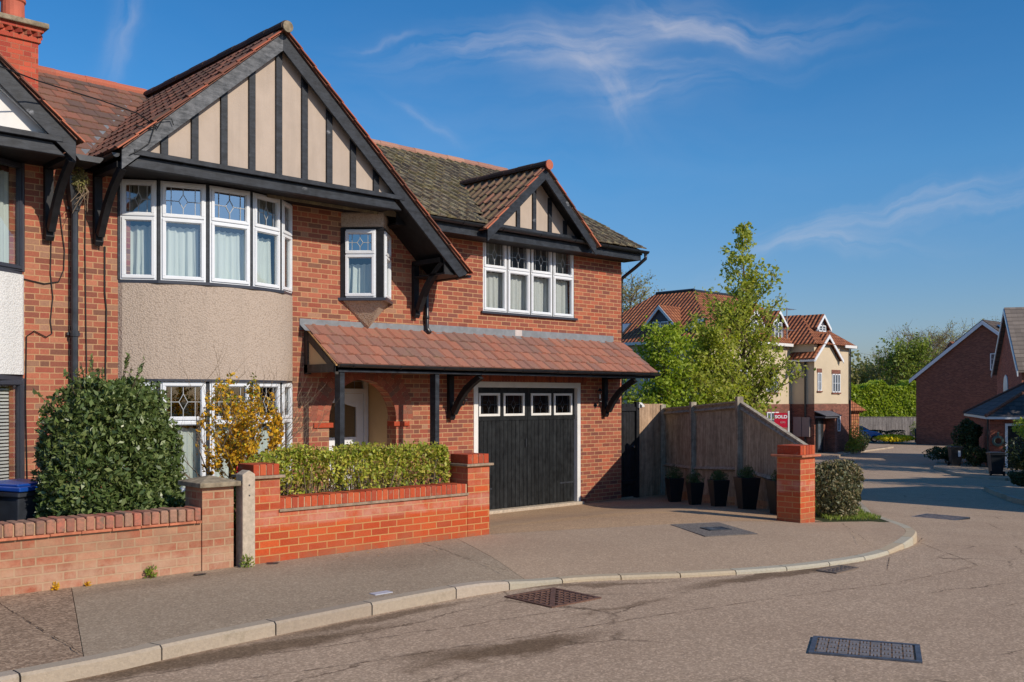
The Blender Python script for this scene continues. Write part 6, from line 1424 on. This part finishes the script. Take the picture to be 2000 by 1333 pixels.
m = MB(); m.box(97.5, 97.65, 41.8, 41.95, -2.4, -.2); m.build('post', MT['fence_new'], ff)
# cars
def car(loc, rot, label, paint='carpaint', name='parked_car'):
    t = thing(name, loc, label, 'car', None); M_ = Matrix.Translation(loc) @ Matrix.Rotation(rot, 4, 'Z')
    prof = [(-2.0, .30), (-2.05, .55), (-2.0, .82), (-1.85, .98), (-1.55, 1.02), (-1.1, 1.38), (-.5, 1.48), (.2, 1.44), (.95, 1.02), (1.6, .92), (1.98, .74), (2.06, .5), (2.02, .28)]
    m = MB(M_); hw = .87
    def sec(y, k): return [(x, y, .30 + (z - .30) * k) for x, z in prof]
    rows = [(-hw, .86, 0), (-hw + .04, .97, 0), (-hw + .16, 1.0, 1), (hw - .16, 1.0, 1), (hw - .04, .97, 0), (hw, .86, 0)]; vs = []
    for y, k, _ in rows:
        for x, z in prof:
            yy = y
            if z > 1.03: yy = y * (1 - .42 * (z - 1.0) / .5 * .55)
            zz = z if abs(y) < hw - .1 else (z - (.03 if z > .9 else 0) * (1 if abs(y) >= hw - .05 else 0))
            vs.append((x * (1 if abs(y) < hw - .1 else .985), yy, zz))
    n = len(prof); fs = [(r * n + i, r * n + i + 1, (r + 1) * n + i + 1, (r + 1) * n + i) for r in range(len(rows) - 1) for i in range(n - 1)]; fs += [tuple(range(n)), tuple(5 * n + i for i in range(n - 1, -1, -1))]; fs += [tuple(r * n for r in range(6)), tuple(r * n + n - 1 for r in range(5, -1, -1))]
    m.add(vs, fs); m.build('body', MT[paint], t, smooth=False, bevel=.02)
    m = MB(M_)
    for s_ in (-1, 1):
        y = s_ * .80; m.prism([(-1.45, y * 1.035, 1.02), (-1.06, y * .93, 1.34), (-.5, y * .905, 1.42), (.15, y * .915, 1.38), (.80, y * 1.03, 1.03)], (0, s_ * .02, 0))
    m.prism([(.93, -.66, 1.06), (.93, .66, 1.06), (.27, .56, 1.43), (.27, -.56, 1.43)], (.02, 0, .02)); m.prism([(-1.54, -.64, 1.06), (-1.54, .64, 1.06), (-1.14, .55, 1.36), (-1.14, -.55, 1.36)], (-.02, 0, .02)); m.build('windows', MT['carglass'], t)
    for x in (-1.28, 1.30):
        for s_ in (-1, 1):
            m = MB(M_); m.tube([(x, s_ * .66, .31), (x, s_ * .885, .31)], .31, 20); w = m.build('wheel', MT['tyre'], t); m = MB(M_); m.tube([(x, s_ * .80, .31), (x, s_ * .895, .31)], .19, 14); m.build('rim', MT['chrome'], w)
    for s_ in (-1, 1):
        m = MB(M_); m.prism([(2.03, s_ * .52, .60), (2.0, s_ * .80, .62), (1.93, s_ * .82, .74), (1.98, s_ * .52, .72)], (.03, 0, .0)); m.build('headlight', MT['white'], t)
    return t
car((84.3, 43.6, -2.35), math.radians(-50), 'blue car parked beside the flats, nose towards the yellow flowers'); car((99.5, 43.2, -2.4), math.radians(-18), 'blue car half hidden behind the dark shrubs in front of the brick gable')
m = MB(); m.tube([(88.3, 40.0, -2.4), (88.3, 40.0, -1.3)], .12, 8); m.lathe((88.3, 40.0, -1.3), [(.14, 0), (.14, .12), (.02, .16)], 8); tag(m.build('bollard', MT['iron'], None), 'short dark bollard light among the plants by the far fence', 'bollard')
# brick gable house
bh = thing('brick_house', (88, 33, -2.4), 'large plain red brick gable house with white verge at the end of the road', 'house')
X = 85.0; m = MB(); P = [(X, 38.5, -2.6), (X, 38.5, 3.35), (X, 32.8, 7.75), (X, 27.1, 3.35), (X, 27.1, -2.6)]; m.prism(P, (5.5, 0, 0)); m.build('brick_wall', MT['brick_far'], bh)
m = MB()
for y, s_ in ((39.0, 1), (26.6, -1)): m.prism([(X - .25, 32.8, 8.14), (X - .25, y, 3.30), (X - .25, y, 3.16), (X - .25, 32.8, 8.0)], (6, 0, 0))
m.build('roof', far_tile('grey brown tiles', hexc(96, 84, 76), hexc(120, 104, 92)), bh)
m = MB()
for y in (39.0, 26.6): m.prism([(X - .30, 32.8, 8.05), (X - .30, y, 3.22), (X - .30, y, 2.9), (X - .30, 32.8, 7.72)], (.06, 0, 0))
m.build('bargeboard', MT['white'], bh); fwin(bh, (X - .01, 33.0 - .75), (X - .01, 33.0 - 1.85), 3.9, 5.3, 2, False)
m = MB(); m.frame((X + .6, 31.9, 7.6), (3, 0, 0), (0, -1.9, -1.48), (0, .1, .12)); m.build('solar_panel', MT['solar'], bh)
bh2 = thing('brown_roof_house', (105, 42, -2.4), 'house showing only a slice of stepped brown tiled roof behind the big brick gable', 'house')
m = MB(); m.box(104, 110, 41.6, 44.4, -2.4, 5.6); m.build('brick_wall', MT['brick_far'], bh2); m = MB(); m.prism([(103.7, 41.2, 5.5), (103.7, 44.8, 5.5), (103.7, 43.4, 7.5)], (7, 0, 0)); m.build('roof', MT['ftile'], bh2)
# steep gabled house at the right edge
v = Vector((.9417, .3363, 0)); Rp = Vector((.3363, -.9417, 0)); th = math.radians(11); tt = Rp * math.sin(th) - v * math.cos(th); rr_ = Rp * math.cos(th) + v * math.sin(th)
gh = thing('steep_gable_house', (64, 25, -2.0), 'house with steep gable and pale grey tiled roof at the right edge', 'house')
apx = Vector((1961, 605)); u_ = (1961 - 1000) / 1930.; d_ = 60.0; AP = Vector(((.687 + .7266 * u_) * d_, (.7266 - .687 * u_) * d_, 7.0))
hs = 3.9
def pg(a, b, z): q = AP + tt * a + rr_ * b; return (q.x, q.y, z)
m = MB(); m.prism([pg(-hs + .3, .25, -2.6), pg(hs - .3, .25, -2.6), pg(hs - .3, .25, 3.2), pg(0, .25, 6.85), pg(-hs + .3, .25, 3.2)], rr_ * 11); m.build('brick_wall', brick_mat('rotated estate brick', 'stretcher', [hexc(176, 96, 72), hexc(160, 86, 66), hexc(184, 104, 78)], hexc(186, 136, 106), rot=-math.atan2(tt.y, tt.x)), gh)
m = MB()
for s_ in (-1, 1): m.prism([pg(0, 0, 7.12), pg(s_ * hs, 0, 3.22), pg(s_ * hs, 0, 3.08), pg(0, 0, 6.98)], rr_ * 11.4)
m.build('roof', far_tile('pale concrete tiles', hexc(118, 106, 96), hexc(140, 126, 114), .33, .42, -math.atan2(rr_.y, rr_.x), True), gh)
m = MB(); m.prism([pg(0, -.05, 7.05), pg(hs, -.05, 3.15), pg(hs, -.05, 2.85), pg(0, -.05, 6.75)], rr_ * .06); m.prism([pg(0, -.05, 7.05), pg(-hs, -.05, 3.15), pg(-hs, -.05, 2.95), pg(0, -.05, 6.85)], rr_ * .06); m.build('bargeboard', MT['white'], gh)
a_, b_ = pg(.3, .245, 0), pg(1.3, .245, 0)
m = MB(); bar, pt, L = barf((pg(-.5, .23, 0)[0], pg(-.5, .23, 0)[1]), (pg(.5, .23, 0)[0], pg(.5, .23, 0)[1])); m.prism([pg(-1.3, .24, 1.3), pg(-.1, .24, 1.3), pg(-.1, .24, 2.5), pg(-.3, .24, 2.9), pg(-.7, .24, 3.05), pg(-1.1, .24, 2.9), pg(-1.3, .24, 2.5)], rr_ * -.05); w = m.build('window', MT['white'], gh)
# garage with hipped roof
u_ = (1925 - 1000) / 1930.; d_ = 50.0; C0 = Vector(((.687 + .7266 * u_) * d_, (.7266 - .687 * u_) * d_, 0)); th = math.radians(8); e1 = Rp * math.cos(th) + v * math.sin(th); e2 = -Rp * math.sin(th) + v * math.cos(th)
ga = thing('garage', (C0.x, C0.y, -1.95), 'brick garage with dark hipped roof, white door frame and black door at right', 'garage')
Lx, Ly = 7.0, 10.5
def pq(a, b, z): q = C0 + e1 * a + e2 * b; return (q.x, q.y, z)
bm_ = brick_mat('garage brick', 'stretcher', [hexc(160, 82, 60), hexc(140, 72, 54), hexc(170, 90, 64)], hexc(170, 118, 90), rot=-math.atan2(e1.y, e1.x))
m = MB(); gb = -2.1
for (a0, a1, z0, z1) in ((.25, .95, gb, .62), (3.5, Lx - .25, gb, .62), (.95, 3.5, .30, .62)): m.prism([pq(a0, .35, z0), pq(a1, .35, z0), pq(a1, .35, z1), pq(a0, .35, z1)], e2 * .2)
m.prism([pq(.25, .55, gb), pq(.45, .55, gb), pq(.45, .55, .62), pq(.25, .55, .62)], e2 * (Ly - .9)); m.prism([pq(.25, Ly - .4, gb), pq(Lx - .25, Ly - .4, gb), pq(Lx - .25, Ly - .4, .62), pq(.25, Ly - .4, .62)], e2 * .2); m.build('brick_wall', bm_, ga)
m = MB(); A0, B0, C1, D0 = pq(0, 0, .70), pq(Lx, 0, .70), pq(Lx, Ly, .70), pq(0, Ly, .70); w = Lx / 2; r0, r1 = pq(w, w, .70 + w * .60), pq(w, Ly - w, .70 + w * .60)
m.add([A0, B0, C1, D0, r0, r1], [(0, 1, 4), (1, 2, 5, 4), (2, 3, 5), (3, 0, 4, 5), (0, 3, 2, 1)]); rf2 = m.build('roof', far_tile('slate grey tiles', hexc(70, 66, 66), hexc(96, 88, 84), .3, .34, -math.atan2(e1.y, e1.x), True), ga)
m = MB(); m.tube([Vector(A0) + Vector((0, 0, .03)), Vector(r0) + Vector((0, 0, .03))], .09, 6); m.tube([Vector(D0) + Vector((0, 0, .03)), Vector(r1) + Vector((0, 0, .03))], .09, 6); m.tube([r0, r1], .09, 6); m.build('ridge', MT['tile_gable'], rf2)
m = MB(); m.prism([pq(0.02, .03, .56), pq(Lx, .03, .56), pq(Lx, .03, .69), pq(.02, .03, .69)], e2 * .03); m.prism([pq(0.02, .03, .56), pq(0.02, .03, .69), pq(.05, .03, .69), pq(.05, .03, .56)], e2 * (Ly - .1)); m.build('fascia', MT['white'], ga)
m = MB(); 
for (a0, a1, z0, z1) in ((.93, 1.05, gb, .34), (3.42, 3.54, gb, .34), (1.05, 3.42, .22, .34)): m.prism([pq(a0, .31, z0), pq(a1, .31, z0), pq(a1, .31, z1), pq(a0, .31, z1)], e2 * .08)
m.build('door_frame', MT['white'], ga)
m = MB()
for i in range(16): a0 = 1.06 + i * .148; m.prism([pq(a0, .42, gb), pq(a0 + .14, .42, gb), pq(a0 + .14, .42, .22), pq(a0, .42, .22)], e2 * .04)
m.build('garage_door', MT['gdoor'], ga); m = MB(); m.tube([pq(.12, .25, gb), pq(.12, .25, .58)], .05, 6); m.build('downpipe', MT['plastic_b'], ga)
q = Vector(pq(.6, .28, -.55)); m = MB(); 
for k in range(3): m.tube([q + e1 * (.26 - .04 * k) * math.cos(t) + Vector((0, 0, (.26 - .04 * k) * math.sin(t))) - e2 * .03 * k for t in [j * math.pi / 8 for j in range(17)]], .028, 5, False)
m.tube([q + Vector((0, 0, .45)), q + Vector((0, 0, .2))], .05, 6); tag(m.build('hose_reel', plain('grey green hose', hexc(90, 110, 100), .5), None), 'coiled garden hose hanging on the far brick garage wall', 'hose')
def gz_(x, y): return G(x) + .01
def shr(px, py, d, r, n, mat, ls, lab, seed, **kw):
    u_ = (px - 1000) / 1930.; x = (.687 + .7266 * u_) * d; y = (.7266 - .687 * u_) * d; z = 1.65 + (777 - py) / 1930. * d; return shrub(kw.pop('name', 'shrub'), (x, y, z), r, n, mat, ls, lab, seed, **kw)
wheelie(51.9, 21.45, G(51.9) + .01, -.9, 'bin_black', 'bin_black', 'black wheelie bin with white label among the shrubs, left of the far garage', 'black wheelie bins on the far pavement'); wheelie(45.15, 16.9, G(45) + .01, 2.2, 'bin_black', 'bin_black', 'black wheelie bin turned to show its wheels, in front of the far garage door', 'black wheelie bins on the far pavement')
m = MB(Matrix.Translation((51.9, 21.45, G(51.9) + .01)) @ Matrix.Rotation(-.9, 4, 'Z')); m.box(.05, .17, -.345, -.33, .5, .8)
m.build('label', MT['white'], [o for o in bpy.data.objects if o.name.startswith('wheelie_bin') and abs(o.location.x - 51.9) < .01][0])
shr(1895, 848, 52, (.85, .8, 1.1), 5000, 'darkleaf', .12, 'tall dark bush beside the left corner of the far garage', 121); shr(1848, 888, 54, (.8, .9, .55), 2600, 'darkleaf', .12, 'low spreading shrub left of the labelled black bin', 122); shr(1915, 893, 51, (.85, .7, .55), 2400, 'darkleaf', .12, 'low shrub between the two far black bins', 123)
shr(1872, 882, 55, (.9, .8, .5), 1800, 'olive', .12, 'low shrub behind the labelled black bin', 126); shr(2005, 900, 44, (.9, .8, .8), 2600, 'darkleaf', .12, 'dark shrub at the right edge in front of the garage door', 124)
shr(1995, 935, 33.5, (.42, .5, .32), 3000, 'darkleaf', .07, 'small clipped round shrub at the right edge near the kerb corner', 125)
shr(2035, 835, 38, (.9, .9, .9), 4200, 'pear', .11, 'leafy green shrub entering the photo at the right edge', 127)
tree('birch_tree', (35.5, 9.0, -1.3), 6.2, lambda f: 1.5 * (1 - f * .5), 40, .10, 'pear', 'thinly leaved tree whose twig tips enter at the right edge', 128, 10, .07, asc=.6, sub=5, clump=.12)

# distant trees
def bare(px, d, ztop, w, lab, seed, nl=3, mat='olive', nb=60, ls=.22):
    u_ = (px - 1000) / 1930.; x = (.687 + .7266 * u_) * d; y = (.7266 - .687 * u_) * d; h = ztop + 2.4
    return tree('bare_tree', (x, y, -2.4), h, lambda f: w * (.35 + .65 * math.sin(min(1, max(0, (f - .1) / .9)) * 2.6)), nb, ls, mat, lab, seed, nl, h * .022, 'twig', .7, 22, None, 'tree', .42, 0, 1, .35, .22, .2)
bare(1805, 150, 9.6, 4.8, 'big round bare tree above the brick gable house', 131, 2, nb=110); bare(1862, 165, 10.2, 5.0, 'bare tree just behind the peak of the brick gable', 132, 2, nb=90); bare(1752, 150, 6.8, 4.0, 'smaller bare tree left of the big bare tree', 133, 3, nb=70)
bare(1232, 92, 11.2, 3.4, 'half bare tree showing between the corner house and the flats', 134, 3, nb=70, ls=.22); bare(1950, 130, 9.6, 4.0, 'pale bare tree behind the steep gable at right', 135, 2, nb=60)
tree('willow_tree', (115, 53, -2.4), 9.4, lambda f: 3.4 * math.sin(min(1, f + .1) * 2.6) + .4, 70, .32, 'fors_g', 'pale green tree in young leaf left of the brick gable', 136, 12, .2, asc=.7, sub=8, clump=.4)
wd = []; DD = []
rs = np.random.RandomState(5)
for i in range(46):
    px = 1600 + i * 11 + rs.uniform(-8, 8) if i < 40 else 1150 + (i - 40) * 30; d = rs.uniform(150, 185); u_ = (px - 1000) / 1930.; x = (.687 + .7266 * u_) * d; y = (.7266 - .687 * u_) * d; hh = rs.uniform(8.0, 10.8) * (1 if i < 40 else .9)
    P, D = blobpts((x, y, -2.4 + hh * .55), (4.0, 4.0, hh * .48), 1500, 200 + i, .4, .35); wd.append(P)
leaves('woodland', MT['olive'], None, np.concatenate(wd), .6, .6, .2, 77, kind='stuff')
# stand-in houses and trees, unseen at right, added to shade the road
def side_house(x0, x1, y0, y1, zr, lab):
    t = thing('brick_house', ((x0 + x1) / 2, (y0 + y1) / 2, -1), lab, 'house'); z = G(x0) ; m = MB(); m.box(x0, x1, y0, y1, z - 1.5, z + 4.6); m.prism([(x0, y0, z + 4.6), (x0, y1, z + 4.6), (x0, (y0 + y1) / 2, zr - .15)], (x1 - x0, 0, 0)); m.build('brick_wall', MT['brick_far'], t)
    m = MB(); yc = (y0 + y1) / 2
    for y in (y0 - .4, y1 + .4): m.prism([(x0 - .2, yc, zr), (x0 - .2, y, z + 4.4), (x0 - .2, y, z + 4.2), (x0 - .2, yc, zr - .2)], (x1 - x0 + .4, 0, 0))
    m.build('roof', MT['ftile'], t)
    for k in range(3):
        xx = x0 + (x1 - x0) * (k + .5) / 3; fwin(t, (xx + .6, y1 + .01), (xx - .6, y1 + .01), z + 2.8, z + 4.0, 2, False); fwin(t, (xx + .6, y1 + .01), (xx - .6, y1 + .01), z + .6, z + 1.9, 2, False)
side_house(22.3, 33, -5.5, 3.6, 7.6, 'brick house just outside the picture to the right'); side_house(36.0, 47, -2.6, 7.4, 7.4, 'second brick house outside the picture to the right')
tree('street_tree', (34.4, 7.0, -1.2), 7.0, lambda f: 2.3 * math.sin(min(1, f + .15) * 2.5) + .3, 50, .2, 'pear', 'broad leafy tree outside the picture near the kerb corner', 141, 12, .14, asc=.6, sub=8, clump=.28); tree('street_tree', (50, 9.0, -1.9), 9.0, lambda f: 3.0 * math.sin(min(1, f + .15) * 2.5) + .3, 55, .25, 'pear', 'tall leafy tree outside the picture beyond the second brick house', 142, 12, .16, asc=.6, sub=8, clump=.3)
tree('street_tree', (55.5, 12.2, -1.9), 11.0, lambda f: 3.8 * math.sin(min(1, f + .15) * 2.5) + .3, 90, .32, 'pear', 'tallest leafy tree outside the picture right of the garage', 143, 12, .16, asc=.6, sub=8, clump=.3)
